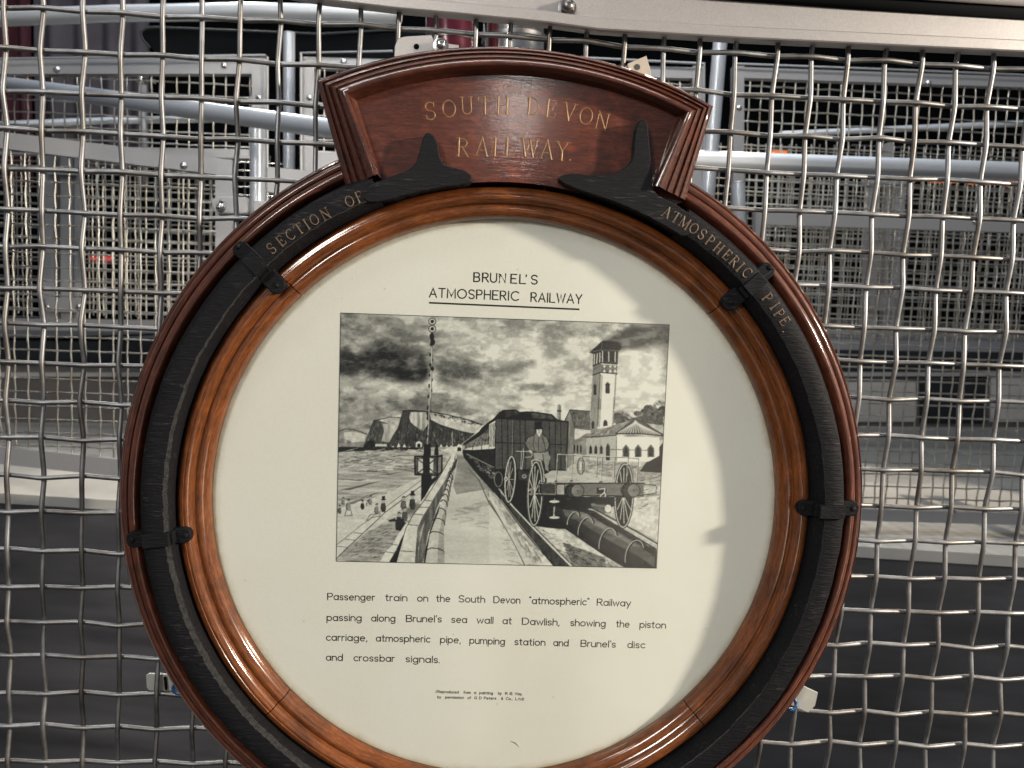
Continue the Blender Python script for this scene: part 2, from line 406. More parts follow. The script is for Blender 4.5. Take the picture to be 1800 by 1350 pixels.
# iron pipe section --------------------------------------------------------
YF = -0.0415
def wobble(k, a):
    t = R(a)
    n = (math.sin(9 * t + 1) + math.sin(23 * t + 2) * 0.7 + math.sin(57 * t) * 0.45 + math.sin(141 * t + 1.3) * 0.35)
    return n
LW = lambda a: 0.5 + 0.5 * math.cos(R(a - 218))      # lower-left share
A_SLOT_L, A_SLOT_R = ang_of(664, 338, -0.04), ang_of(1200, 391, -0.04)
def pipe_part(name, idx, mat):
    b = MB(); N = 620; a0 = A_SLOT_L; a1 = 360 + A_SLOT_R
    angs = [a0 + (a1 - a0) * i / N for i in range(N + 1)]
    def prof(a):
        w = wobble(0, a) * 0.00035; lw = LW(a) ** 2
        w2 = math.sin(31 * R(a)) * 0.0002 + math.sin(77 * R(a) + 2) * 0.0002 + w * 0.6
        rag = (math.sin(211 * R(a)) + math.sin(353 * R(a) + 1) * 0.8 + math.sin(129 * R(a) + 2) * 0.8) * 0.00022 * (0.3 + lw)
        rin = 0.2852 - 0.0022 * lw + w2 + rag; cw = 0.0006 + 0.0034 * max(0, LW(a) - 0.55) / 0.45
        return [(0.3080, -0.006), (0.3078, -0.020), (0.3055 + w * 0.3, -0.0315), (0.3012 + w, YF + 0.0010), (0.2995 + w, YF),
                (rin + 0.0055 + 0.002 * lw, YF - 0.0002), (rin, YF + 0.0006 + 0.003 * lw * 0), (rin, YF + 0.0006), (rin - cw, YF + 0.0006 + cw * 0.75), (0.2788 + w2 * 0.3, -0.0290), (0.2782, -0.012), (0.2782, -0.006)]
    P = [prof(a) for a in angs]
    lo, hi = idx
    b.loft([[polar(P[i][k][0], angs[i], P[i][k][1]) for i in range(N + 1)] for k in range(lo, hi + 1)])
    if idx == (0, 11): pass
    return b
pb = pipe_part('p', (0, 6), None); pb2 = pipe_part('p', (8, 11), None)
pb.add(pb2.v, pb2.f)
pipe = pb.build('pipe_section', M_IRON, frame, auto=35)
ch = pipe_part('c', (7, 8), None)
ch.build('chipped_edge', M_CHIP, pipe, auto=30, label='rough grey broken edge, brightest at the lower left')

def pxpoly(pts, Y): return [(at(x, y, Y).x, at(x, y, Y).z) for x, y in pts]
def chaikin(p, it=2):
    for _ in range(it):
        q = []
        for i in range(len(p)):
            a = p[i]; b = p[(i + 1) % len(p)]
            q += [(a[0] * .75 + b[0] * .25, a[1] * .75 + b[1] * .25), (a[0] * .25 + b[0] * .75, a[1] * .25 + b[1] * .75)]
        p = q
    return p
def rough(p, amp):
    return [(x + random.uniform(-amp, amp), z + random.uniform(-amp, amp)) for x, z in p]
lugL = [(638, 357), (640, 327), (690, 309), (715, 301), (731, 288), (737, 268), (743, 244), (748, 233), (757, 234), (766, 243), (771, 262), (774, 280), (784, 292), (798, 294), (816, 300), (829, 308), (829, 319), (815, 325), (790, 327), (755, 333), (715, 342), (680, 353)]
lugR = [(984, 320), (982, 312), (992, 306), (1012, 305), (1040, 309), (1072, 308), (1096, 297), (1112, 283), (1115, 255), (1117, 230), (1122, 214), (1130, 209), (1137, 214), (1140, 235), (1143, 275), (1146, 318), (1148, 334), (1158, 345), (1185, 357), (1212, 376), (1232, 389), (1208, 421), (1177, 402), (1145, 384), (1110, 366), (1060, 347), (1020, 335)]
for nm, pl in (('slot_flange', lugL), ('slot_flange', lugR)):
    b = MB(); q = rough(chaikin(pxpoly(pl, YF), 2), 0.00022)
    b.prism(q, -0.012, YF - 0.00012, bev=0.0007)
    b.build(nm, M_IRONROUGH, pipe, label='upright flange beside the slot at the top of the iron pipe' if pl is lugL else 'taller flange on the right of the slot of the iron pipe')

# clips holding the pipe ----------------------------------------------------
def clip(px, py, kind):
    q = at(px, py, -0.03); ang = math.degrees(math.atan2(q.z, q.x))
    M = Matrix.Rotation(-R(ang), 4, 'Y')   # local x = radial
    def T(x, y, z): return M @ Vector((x, y, z))
    b = MB()
    def lobe(x0, x1, y0, y1, hw, round_out):
        pts = []
        s = 1 if round_out else -1
        xa, xb = (x0, x1) if round_out else (x1, x0)
        pts = [(xa, -hw), (xb - s * 0.004, -hw), (xb - s * 0.001, -hw * 0.7), (xb, -hw * 0.25), (xb, hw * 0.3), (xb - s * 0.0012, hw * 0.75), (xb - s * 0.004, hw), (xa, hw)]
        n = len(pts)
        V = [T(x, y0, z) for x, z in pts] + [T(x, y1 + 0.0006, z) for x, z in pts] + [T(x * 1 - (0.0006 * s if abs(x - xa) > 1e-6 else 0), y1, z * 0.9) for x, z in pts]
        F = []
        for lv in range(2):
            for i in range(n):
                j = (i + 1) % n; F.append((lv * n + i, lv * n + j, (lv + 1) * n + j, (lv + 1) * n + i))
        F += [tuple(range(n)), tuple(range(3 * n - 1, 2 * n - 1, -1))]
        b.add(V, F)
    hw = 0.0068
    lobe(0.3005, 0.3185 if kind == 'side' else 0.3160, -0.020, -0.0335, hw, True)
    lobe(0.2650 if kind == 'side' else 0.2630, 0.2845, -0.012, -0.0315, hw * (1.0 if kind == 'side' else 1.12), False)
    b.box((0.2835 if kind != 'side' else 0.2790, YF - (0.0032 if kind == 'side' else 0.0009), -hw * 0.92), (0.3012, -0.02, hw * 0.80), M)
    b.box((0.2800 if kind != 'side' else 0.2770, YF + (0.0022 if kind == 'side' else 0.004), -hw * 0.85), (0.3035, -0.02, hw * 0.74), M)
    o = b.build('clip', M_IRON, frame)
    bv = o.modifiers.new('bevel', 'BEVEL'); bv.width = 0.0007; bv.segments = 2; bv.limit_method = 'ANGLE'
    for rr, yy in ((0.3135, -0.0336), (0.2690, -0.0316)):
        s = MB(); c = T(rr, yy, 0)
        s.tube([c, c + Vector((0, -0.0006, 0)), c + Vector((0, -0.0011, 0))], [0.0024, 0.0022, 0.0010], 12)
        s.build('screw', M_IRONROUGH, o, smooth=True)
clip(279, 944, 'side'); clip(1453, 893, 'side'); clip(452, 466, 'top'); clip(1322, 497, 'top')
# split lines across the pipe face next to the upper clips
for (x0, y0, x1, y1) in ((432, 427, 500, 492), (1366, 470, 1262, 540)):
    b = MB(); b.tube([at(x0, y0, YF - 0.0001), at((x0 * .55 + x1 * .45), (y0 * .55 + y1 * .45), YF - 0.0001)], 0.00035, 5); b.build('joint', M_CHIP, pipe)

# header ---------------------------------------------------------------------
def hloop(TL, TR, BL, BR, ctrl, Y, n=48):
    """left side up, arc across the top, right side down; open at the bottom. ctrl = a point on the arc"""
    tl, tr, bl, br, c = (at(*p, Y) for p in (TL, TR, BL, BR, ctrl))
    # circle through tl, c, tr
    ax, az, bx, bz, cx, cz = tl.x, tl.z, c.x, c.z, tr.x, tr.z
    d = 2 * (ax * (bz - cz) + bx * (cz - az) + cx * (az - bz))
    ux = ((ax**2 + az**2) * (bz - cz) + (bx**2 + bz**2) * (cz - az) + (cx**2 + cz**2) * (az - bz)) / d
    uz = ((ax**2 + az**2) * (cx - bx) + (bx**2 + bz**2) * (ax - cx) + (cx**2 + cz**2) * (bx - ax)) / d
    rr = math.hypot(ax - ux, az - uz); t0 = math.atan2(az - uz, ax - ux); t1 = math.atan2(cz - uz, cx - ux)
    L = [bl.lerp(tl, i / 6) for i in range(6)]
    L += [Vector((ux + rr * math.cos(t0 + (t1 - t0) * i / n), Y, uz + rr * math.sin(t0 + (t1 - t0) * i / n))) for i in range(n + 1)]
    L += [tr.lerp(br, i / 6) for i in range(1, 7)]
    return L
L_out = hloop((556, 141), (1254, 186), (608, 330), (1205, 352), (905, 82), -0.030)
L_rdg = hloop((610, 164), (1208, 198), (664, 306), (1152, 326), (925, 116), -0.046)
L_pan = hloop((628, 177), (1188, 206), (672, 318), (1144, 334), (905, 133), -0.0300)
def blend(A, B, t, y): return [Vector((a.x + (b.x - a.x) * t, y, a.z + (b.z - a.z) * t)) for a, b in zip(A, B)]
def setY(A, y): return [Vector((a.x, y, a.z)) for a in A]
hb = MB()
prof_h = smooth_prof([(0, -0.004), (0, -0.0285), (0, -0.0285), (0.10, -0.0325), (0.18, -0.0335), (0.18, -0.0335), (0.20, -0.0315), (0.20, -0.0315), (0.30, -0.0358), (0.38, -0.0378), (0.38, -0.0378), (0.40, -0.0352), (0.40, -0.0352),
                      (0.50, -0.0385), (0.62, -0.0415), (0.62, -0.0415), (0.65, -0.0400), (0.65, -0.0400), (0.78, -0.0448), (0.90, -0.0468), (1.0, -0.0458)], 3)
loops = [blend(L_out, L_rdg, t, y) for t, y in prof_h]
loops += [blend(L_rdg, L_pan, t, y) for t, y in ((0.15, -0.0435), (0.28, -0.037), (0.5, -0.0345), (0.8, -0.033), (1.0, -0.029))]
hb.loft(loops)
hb.build('header_moulding', MW_HEAD, frame, auto=38)
# the panel
pn = setY(L_pan, -0.0300)
b = MB(); poly = [(p.x * 1.004, p.z + 0.0004) for p in pn]
low = [(0.11 * math.cos(R(t)) * 0 + 0.281 * math.cos(R(t)), 0.281 * math.sin(R(t))) for t in np.linspace(66, 112, 24)]
b.prism(poly + low, -0.004, -0.0302)
panel = b.build('header_panel', MW_PANEL, frame)
# side blocks under the moulding so nothing shows through from aside
b = MB(); po2 = [(p.x, p.z) for p in L_out]; b.prism([(x * 0.998, z * 0.998) for x, z in po2] + [(0.300 * math.cos(R(t)), 0.300 * math.sin(R(t))) for t in np.linspace(63, 115, 20)], -0.003, -0.024)
b.build('header_backing', MW_HEAD, frame)

# card, print and glass ------------------------------------------------------
YC = -0.0080
b = MB(); N = 160
c0 = [(0.2545 * math.cos(2 * math.pi * i / N), 0.2545 * math.sin(2 * math.pi * i / N)) for i in range(N)]
b.prism(c0, 0.0, YC)
card = b.build('display_card', M_CARD, frame)
b = MB(); b.prism([(x * 1.2, z * 1.2) for x, z in c0], 0.0015, -0.0035); b.build('backing_board', M_JOINT, frame)
b = MB(); b.prism([(x * 0.996, z * 0.996) for x, z in c0], -0.0104, -0.0122); b.build('glass_pane', M_GLASS, frame)

# ---- stroke lettering
def arc(cx, cy, rx, ry, a0, a1, n=10):
    return [(cx + rx * math.cos(R(a0 + (a1 - a0) * i / n)), cy + ry * math.sin(R(a0 + (a1 - a0) * i / n))) for i in range(n + 1)]
xh = 0.66
def bowl(cx, w=0.25, a0=0, a1=360): return arc(cx, xh / 2, w, xh / 2, a0, a1, 14)
def Sshape(cx, h, w):
    r = h / 4
    return arc(cx, h - r, w, r, 25, 270, 9)[:-1] + arc(cx, r, w, r, 90, -155, 9)
G = {
 'A': (0.72, [[(0, 0), (0.36, 1), (0.72, 0)], [(0.12, 0.33), (0.60, 0.33)]]),
 'B': (0.60, [[(0, 0), (0, 1), (0.34, 1)] + arc(0.34, 0.76, 0.22, 0.24, 90, -90, 8) + [(0, 0.52)], [(0.34, 0.52)] + arc(0.34, 0.26, 0.26, 0.26, 90, -90, 8) + [(0, 0)]]),
 'C': (0.72, [arc(0.48, 0.5, 0.46, 0.5, 48, 312, 16)]),
 'D': (0.72, [[(0, 0), (0, 1), (0.28, 1)] + arc(0.28, 0.5, 0.42, 0.5, 90, -90, 12) + [(0, 0)]]),
 'E': (0.56, [[(0.56, 1), (0, 1), (0, 0), (0.58, 0)], [(0, 0.52), (0.46, 0.52)]]),
 'G': (0.74, [arc(0.48, 0.5, 0.46, 0.5, 48, 300, 16) + [(0.76, 0.45), (0.5, 0.45)]]),
 'H': (0.62, [[(0, 0), (0, 1)], [(0.62, 0), (0.62, 1)], [(0, 0.52), (0.62, 0.52)]]),
 'I': (0.02, [[(0.01, 0), (0.01, 1)]]),
 'L': (0.54, [[(0, 1), (0, 0), (0.54, 0)]]),
 'M': (0.82, [[(0, 0), (0.03, 1), (0.42, 0.18), (0.80, 1), (0.82, 0)]]),
 'N': (0.62, [[(0, 0), (0, 1), (0.62, 0), (0.62, 1)]]),
 'O': (0.92, [arc(0.46, 0.5, 0.46, 0.5, 90, 450, 22)]),
 'P': (0.56, [[(0, 0), (0, 1), (0.30, 1)] + arc(0.30, 0.73, 0.26, 0.27, 90, -90, 8) + [(0, 0.46)]]),
 'R': (0.60, [[(0, 0), (0, 1), (0.30, 1)] + arc(0.30, 0.74, 0.26, 0.26, 90, -90, 8) + [(0, 0.48)], [(0.28, 0.48), (0.60, 0)]]),
 'S': (0.58, [Sshape(0.29, 1, 0.28)]),
 'T': (0.64, [[(0, 1), (0.64, 1)], [(0.32, 1), (0.32, 0)]]),
 'U': (0.64, [[(0, 1), (0, 0.32)] + arc(0.32, 0.32, 0.32, 0.32, 180, 360, 10) + [(0.64, 1)]]),
 'V': (0.66, [[(0, 1), (0.33, 0), (0.66, 1)]]),
 'W': (0.90, [[(0, 1), (0.24, 0), (0.45, 0.9), (0.66, 0), (0.90, 1)]]),
 'Y': (0.64, [[(0, 1), (0.32, 0.45), (0.64, 1)], [(0.32, 0.45), (0.32, 0)]]),
 'a': (0.52, [bowl(0.25, 0.25, 90, 450), [(0.51, xh), (0.51, 0)]]),
 'b': (0.52, [bowl(0.27, 0.25, 90, 450), [(0.01, 1), (0.01, 0)]]),
 'c': (0.44, [arc(0.27, xh / 2, 0.26, xh / 2, 48, 312, 12)]),
 'd': (0.52, [bowl(0.25, 0.25, 90, 450), [(0.51, 1), (0.51, 0)]]),
 'e': (0.52, [[(0.02, xh / 2 + 0.02), (0.51, xh / 2 + 0.02)] + arc(0.265, xh / 2, 0.25, xh / 2, 5, 310, 14)]),
 'f': (0.28, [arc(0.26, 0.82, 0.14, 0.18, 80, 180, 5) + [(0.12, 0)], [(0, xh), (0.28, xh)]]),
 'g': (0.52, [bowl(0.25, 0.25, 90, 450), [(0.51, xh), (0.51, -0.1)] + arc(0.27, -0.1, 0.24, 0.22, 0, -150, 8)]),
 'h': (0.46, [[(0, 1), (0, 0)], [(0, 0.40)] + arc(0.23, 0.40, 0.23, 0.26, 180, 0, 9) + [(0.46, 0)]]),
 'i': (0.02, [[(0.01, 0), (0.01, xh)], [(0.01, 0.90), (0.01, 0.93)]]),
 'l': (0.02, [[(0.01, 0), (0.01, 1)]]),
 'm': (0.78, [[(0, xh), (0, 0)], [(0, 0.43)] + arc(0.195, 0.43, 0.195, 0.23, 180, 0, 8) + [(0.39, 0)], [(0.39, 0.43)] + arc(0.585, 0.43, 0.195, 0.23, 180, 0, 8) + [(0.78, 0)]]),
 'n': (0.46, [[(0, xh), (0, 0)], [(0, 0.40)] + arc(0.23, 0.40, 0.23, 0.26, 180, 0, 9) + [(0.46, 0)]]),
 'o': (0.54, [arc(0.27, xh / 2, 0.27, xh / 2, 90, 450, 16)]),
 'p': (0.52, [bowl(0.27, 0.25, 90, 450), [(0.01, xh), (0.01, -0.34)]]),
 'r': (0.26, [[(0, xh), (0, 0)], [(0, 0.40)] + arc(0.20, 0.42, 0.20, 0.23, 180, 75, 6)]),
 's': (0.38, [Sshape(0.19, xh, 0.18)]),
 't': (0.30, [[(0.13, 0.92), (0.13, 0.12)] + arc(0.25, 0.12, 0.12, 0.12, 180, 280, 4), [(0, xh), (0.28, xh)]]),
 'u': (0.46, [[(0, xh), (0, 0.24)] + arc(0.23, 0.24, 0.23, 0.24, 180, 360, 9), [(0.46, xh), (0.46, 0)]]),
 'v': (0.46, [[(0, xh), (0.23, 0), (0.46, xh)]]),
 'w': (0.70, [[(0, xh), (0.18, 0), (0.35, xh * 0.9), (0.52, 0), (0.70, xh)]]),
 'y': (0.48, [[(0, xh), (0.25, 0)], [(0.48, xh), (0.12, -0.34)]]),
 '.': (0.02, [[(0.01, 0.0), (0.01, 0.03)]]), ',': (0.06, [[(0.05, 0.03), (0.0, -0.14)]]),
 "'": (0.06, [[(0.05, 1.0), (0.02, 0.82)]]), '"': (0.16, [[(0.02, 1.04), (0.02, 0.92)], [(0.14, 1.04), (0.14, 0.92)]]),
 '(': (0.16, [arc(0.45, 0.42, 0.42, 0.75, 135, 225, 7)]), ')': (0.16, [arc(-0.29, 0.42, 0.42, 0.75, 45, -45, 7)]),
 '&': (0.5, [[(0.5, 0), (0.12, 0.75)] + arc(0.25, 0.82, 0.13, 0.16, 180, 0, 6) + [(0.08, 0.38)] + arc(0.22, 0.2, 0.2, 0.2, 150, 300, 6) + [(0.48, 0.42)]]),
}
def stroke(b, pts, w, sq, yb):
    pts = [Vector((x, yb, z)) for x, z in pts]
    d0 = (pts[0] - pts[1]).normalized(); d1 = (pts[-1] - pts[-2]).normalized()
    r = w / 2
    P = [pts[0] + d0 * r * 0.95, pts[0] + d0 * r * 0.6] + pts + [pts[-1] + d1 * r * 0.6, pts[-1] + d1 * r * 0.95]
    rad = [r * 0.3, r * 0.8] + [r] * len(pts) + [r * 0.8, r * 0.3]
    b.tube(P, rad, 6, sq)
def put_word(b, text, p0, p1, cap, w, Y, gap=0.17, jitter=0.0):
    """lettering between two points of the surface; p0, p1 = ends of the baseline"""
    ws = [G[c][0] for c in text]; tot = sum(ws) + gap * (len(text) - 1)
    ax = (p1 - p0); L = ax.length; ax.normalize(); upv = Vector((-ax.z, 0, ax.x))
    sx = L / tot if tot > 0.1 else cap; x = 0
    for c, wd in zip(text, ws):
        jz = random.uniform(-jitter, jitter)
        for st in G[c][1]:
            pts = [p0 + ax * (x + px) * sx + upv * (pz + jz) * cap for px, pz in st]
            stroke(b, [(p.x, p.z) for p in pts], w, 0.16, Y)
        x += wd + gap
MMPX = 0.000503
def line_words(name, words, crop, base, cap_px, w_px, mat, gap=0.17, Y=YC):
    (ox, oy, s) = crop; b = MB()
    def by(u):
        for (u0, v0), (u1, v1) in zip(base[:-1], base[1:]):
            if u <= u1: break
        return v0 + (v1 - v0) * (u - u0) / (u1 - u0)
    for t, u0, u1 in words:
        p0 = at(ox + u0 / s, oy + by(u0) / s, Y); p1 = at(ox + u1 / s, oy + by(u1) / s, Y)
        put_word(b, t, p0, p1, cap_px * MMPX, w_px * MMPX, Y, gap, 0.01)
    return b.build(name, mat, card, smooth=True)
C1 = (740, 470, 6.0)
line_words('title_lettering', [('B', 557, 618), ('R', 649, 710), ('U', 732, 796), ('N', 826, 890), ('E', 948, 1006), ('L', 1041, 1101), ("'", 1104, 1112), ('S', 1163, 1225)], C1, [(553, 148), (1228, 177)], 15.2, 2.7, M_INK)
line_words('title_lettering', [('ATMOSPHERIC', 90, 1020), ('RAILWAY', 1160, 1692)], C1, [(85, 311), (1022, 349), (1155, 358), (1695, 381)], 15.2, 2.6, M_INK, 0.25)
b = MB(); p0 = at(740 + 85 / 6, 470 + 373 / 6, YC); p1 = at(740 + 1672 / 6, 470 + 443 / 6, YC)
b.tube([p0, p1], 0.00082, 8, 0.15); b.build('underline', M_INK, card)
C2 = (560, 1020, 2.8125)
line_words('caption_lettering', [('Passenger', 45, 277), ('train', 331, 437), ('on', 489, 540), ('the', 583, 649), ('South', 694, 821), ('Devon', 866, 995), ('"atmospheric"', 1042, 1336), ('Railway', 1377, 1542)], C2, [(45, 96), (541, 104), (996, 114), (1543, 128)], 11.9, 2.05, M_INK)
line_words('caption_lettering', [('passing', 41, 211), ('along', 262, 378), ("Brunel's", 434, 607), ('sea', 658, 732), ('wall', 783, 862), ('at', 911, 953), ('Dawlish,', 1007, 1189), ('showing', 1246, 1417), ('the', 1472, 1535), ('piston', 1588, 1715)], C2, [(40, 199), (608, 207), (1007, 218), (1716, 237)], 11.9, 2.05, M_INK)
line_words('caption_lettering', [('carriage,', 38, 239), ('atmospheric', 285, 550), ('pipe,', 602, 701), ('pumping', 747, 919), ('station', 970, 1119), ('and', 1162, 1234), ("Brunel's", 1297, 1467), ('disc', 1528, 1612)], C2, [(37, 297), (551, 306), (969, 319), (1613, 335)], 11.9, 2.05, M_INK)
line_words('caption_lettering', [('and', 38, 118), ('cross', 174, 294), ('bar', 303, 375), ('signals.', 432, 597)], C2, [(37, 396), (376, 402), (597, 408)], 11.9, 2.05, M_INK)
line_words('credit_lettering', [('(', 578, 584), ('Reproduced', 589, 692), ('from', 717, 751), ('a', 769, 778), ('painting', 795, 861), ('by', 888, 904), ('R.', 923, 937), ('B.', 946, 961), ('Way,', 971, 1006)], C2, [(578, 556), (1003, 568)], 4.6, 1.25, M_INK, 0.22)
line_words('credit_lettering', [('by', 588, 605), ('permission', 626, 717), ('of', 737, 752), ('G', 770, 781), ('D', 794, 805), ('Peters', 818, 877), ('&', 903, 911), ('Co.,', 926, 958), ('Ltd)', 973, 1015)], C2, [(588, 583), (1015, 593)], 4.6, 1.25, M_INK, 0.22)

# ---- gold serif lettering: strokes (points, thick?) plus serif bars
TK, TN = 0.15, 0.07
def bar(x, y, w=0.11, k=TN): return ([(x - w, y), (x + w, y)], k)
SG = {
 'S': (0.62, [(Sshape(0.31, 1, 0.26), 0.11), ([(0.55, 0.74), (0.57, 0.95)], TN), ([(0.05, 0.05), (0.07, 0.27)], TN)]),
 'O': (0.84, [(arc(0.42, 0.5, 0.37, 0.48, 90, 450, 22), 0.11)]),
 'U': (0.74, [([(0.12, 1), (0.12, 0.32)] + arc(0.38, 0.30, 0.26, 0.28, 180, 360, 10) + [(0.64, 1)], 0.10), bar(0.12, 1), bar(0.64, 1)]),
 'T': (0.76, [([(0.02, 0.97), (0.74, 0.97)], 0.08), ([(0.38, 0.97), (0.38, 0)], TK), bar(0.38, 0, 0.15), ([(0.02, 0.97), (0.0, 0.80)], TN), ([(0.74, 0.97), (0.76, 0.80)], TN)]),
 'H': (0.80, [([(0.14, 0), (0.14, 1)], TK), ([(0.66, 0), (0.66, 1)], TK), ([(0.14, 0.5), (0.66, 0.5)], TN), bar(0.14, 0), bar(0.66, 0), bar(0.14, 1), bar(0.66, 1)]),
 'D': (0.78, [([(0.14, 0), (0.14, 1)], TK), ([(0.14, 0.97), (0.32, 0.97)] + arc(0.34, 0.5, 0.38, 0.47, 90, -90, 12) + [(0.14, 0.03)], 0.10), bar(0.12, 0, 0.1), bar(0.12, 1, 0.1)]),
 'E': (0.66, [([(0.14, 0), (0.14, 1)], TK), ([(0.08, 0.97), (0.60, 0.97), (0.62, 0.80)], TN), ([(0.08, 0.03), (0.62, 0.03), (0.66, 0.24)], TN), ([(0.14, 0.52), (0.45, 0.52)], TN), ([(0.45, 0.42), (0.45, 0.62)], TN)]),
 'V': (0.80, [([(0.10, 1), (0.40, 0.02)], TK), ([(0.40, 0.02), (0.70, 1)], TN), bar(0.10, 1), bar(0.70, 1)]),
 'N': (0.84, [([(0.12, 0), (0.12, 1)], TN), ([(0.12, 1), (0.70, 0)], TK), ([(0.70, 0), (0.70, 1)], TN), bar(0.12, 0), bar(0.70, 1)]),
 'R': (0.74, [([(0.14, 0), (0.14, 1)], TK), ([(0.14, 0.97), (0.34, 0.97)] + arc(0.36, 0.74, 0.24, 0.23, 90, -90, 9) + [(0.14, 0.51)], 0.10), ([(0.34, 0.5), (0.66, 0.02)], TK), bar(0.14, 0), bar(0.10, 1, 0.08), bar(0.68, 0.0, 0.07)]),
 'A': (0.84, [([(0.12, 0), (0.42, 1)], TN), ([(0.42, 1), (0.72, 0)], TK), ([(0.22, 0.32), (0.62, 0.32)], TN), bar(0.12, 0), bar(0.72, 0)]),
 'I': (0.30, [([(0.15, 0), (0.15, 1)], TK), bar(0.15, 0, 0.13), bar(0.15, 1, 0.13)]),
 'L': (0.68, [([(0.14, 0), (0.14, 1)], TK), bar(0.14, 1, 0.13), ([(0.04, 0.03), (0.60, 0.03), (0.66, 0.24)], TN)]),
 'W': (1.06, [([(0.08, 1), (0.30, 0.02)], TK), ([(0.30, 0.02), (0.52, 0.95)], TN), ([(0.50, 0.95), (0.74, 0.02)], TK), ([(0.74, 0.02), (0.96, 1)], TN), bar(0.08, 1), bar(0.96, 1)]),
 'Y': (0.80, [([(0.10, 1), (0.40, 0.48)], TK), ([(0.70, 1), (0.40, 0.48)], TN), ([(0.40, 0.48), (0.40, 0)], TK), bar(0.10, 1), bar(0.70, 1), bar(0.40, 0, 0.13)]),
 'C': (0.74, [(arc(0.42, 0.5, 0.37, 0.48, 48, 312, 16), 0.11), ([(0.67, 0.98), (0.67, 0.76)], TN)]),
 'F': (0.62, [([(0.14, 0), (0.14, 1)], TK), ([(0.08, 0.97), (0.58, 0.97), (0.60, 0.80)], TN), ([(0.14, 0.52), (0.45, 0.52)], TN), bar(0.14, 0)]),
 'M': (0.96, [([(0.12, 0), (0.12, 1)], TN), ([(0.12, 1), (0.48, 0.1)], TK), ([(0.48, 0.1), (0.84, 1)], TN), ([(0.84, 1), (0.84, 0)], TK), bar(0.12, 0), bar(0.84, 0)]),
 'P': (0.66, [([(0.14, 0), (0.14, 1)], TK), ([(0.14, 0.97), (0.34, 0.97)] + arc(0.36, 0.72, 0.24, 0.25, 90, -90, 9) + [(0.14, 0.47)], 0.10), bar(0.14, 0), bar(0.10, 1, 0.08)]),
 '.': (0.12, [([(0.05, 0.04), (0.07, 0.05)], 0.14)]),
}
def put_letter(b, c, cen, ang, cap, Y, wid=1.0, bold=1.0):
    wd, sts = SG[c]
    ca, sa = math.cos(ang), math.sin(ang)
    for pts, k in sts:
        q = []
        for x, z in pts:
            x = (x - wd / 2) * cap * wid; z = (z - 0.5) * cap
            q.append((cen.x + x * ca - z * sa, cen.z + x * sa + z * ca))
        stroke(b, q, k * cap * bold, 0.10, Y)
hy = -0.0302
b = MB()
spec = [('S', 756, 195), ('O', 789, 191), ('U', 820, 186), ('T', 852, 185), ('H', 883, 185), ('D', 937, 187), ('E', 968, 191), ('V', 1001, 197), ('O', 1030, 204), ('N', 1059, 213)]
for c, x, y in spec:
    q = at(x, y, hy); ang = -math.atan2(q.x + 0.004, 0.40) * 0.95
    put_letter(b, c, q, ang, 0.0142, hy, 0.98, 0.88)
b.build('gold_lettering', M_GOLD, panel, smooth=True)
b = MB()
for c, x, y in [('R', 813, 259), ('A', 847, 258), ('I', 870, 258), ('L', 897, 258), ('W', 931, 260), ('A', 961, 263), ('Y', 988, 266), ('.', 1003, 267)]:
    put_letter(b, c, at(x, y, hy), -0.004 * 5 if x < 920 else -0.05, 0.0148, hy, 0.98, 0.9)
b.build('gold_lettering', M_GOLD, panel, smooth=True)
def ring_text(name, items, Y=YF - 0.0003, cap=0.0088):
    b = MB()
    for c, x, y in items:
        q = at(x, y, Y); ang = math.atan2(q.z, q.x) - math.pi / 2
        put_letter(b, c, q, ang, cap, Y, 0.95, 1.15)
    return b.build(name, M_GOLD2, pipe, smooth=True)
def c6(u, v): return 400 + u / 4.5, 320 + v / 4.5
def c7(u, v): return 1130 + u / 4.219, 320 + v / 4.219
ring_text('gold_lettering', [(c, *c6(u, v)) for c, u, v in (('S', 345, 525), ('E', 420, 465), ('C', 493, 418), ('T', 563, 370), ('I', 622, 335), ('O', 684, 298), ('N', 772, 252), ('O', 963, 152), ('F', 1038, 118))])
ring_text('gold_lettering', [(c, *c7(u, v)) for c, u, v in (('A', 178, 225), ('T', 245, 262), ('M', 310, 303), ('O', 378, 345), ('S', 440, 388), ('P', 500, 435), ('H', 562, 490), ('E', 625, 540), ('R', 680, 588), ('I', 722, 630), ('C', 772, 672))])
ring_text('gold_lettering', [(c, *c7(u, v)) for c, u, v in (('P', 925, 858), ('I', 978, 918), ('P', 1012, 975), ('E', 1052, 1030), ('.', 1068, 1092))])
b = MB(); b.tube([at(897, 1303, YC), at(905, 1306, YC), at(912, 1313, YC)], [0.0002, 0.0005, 0.0002], 6, 0.15); b.build('hairline_mark', M_INK, card)
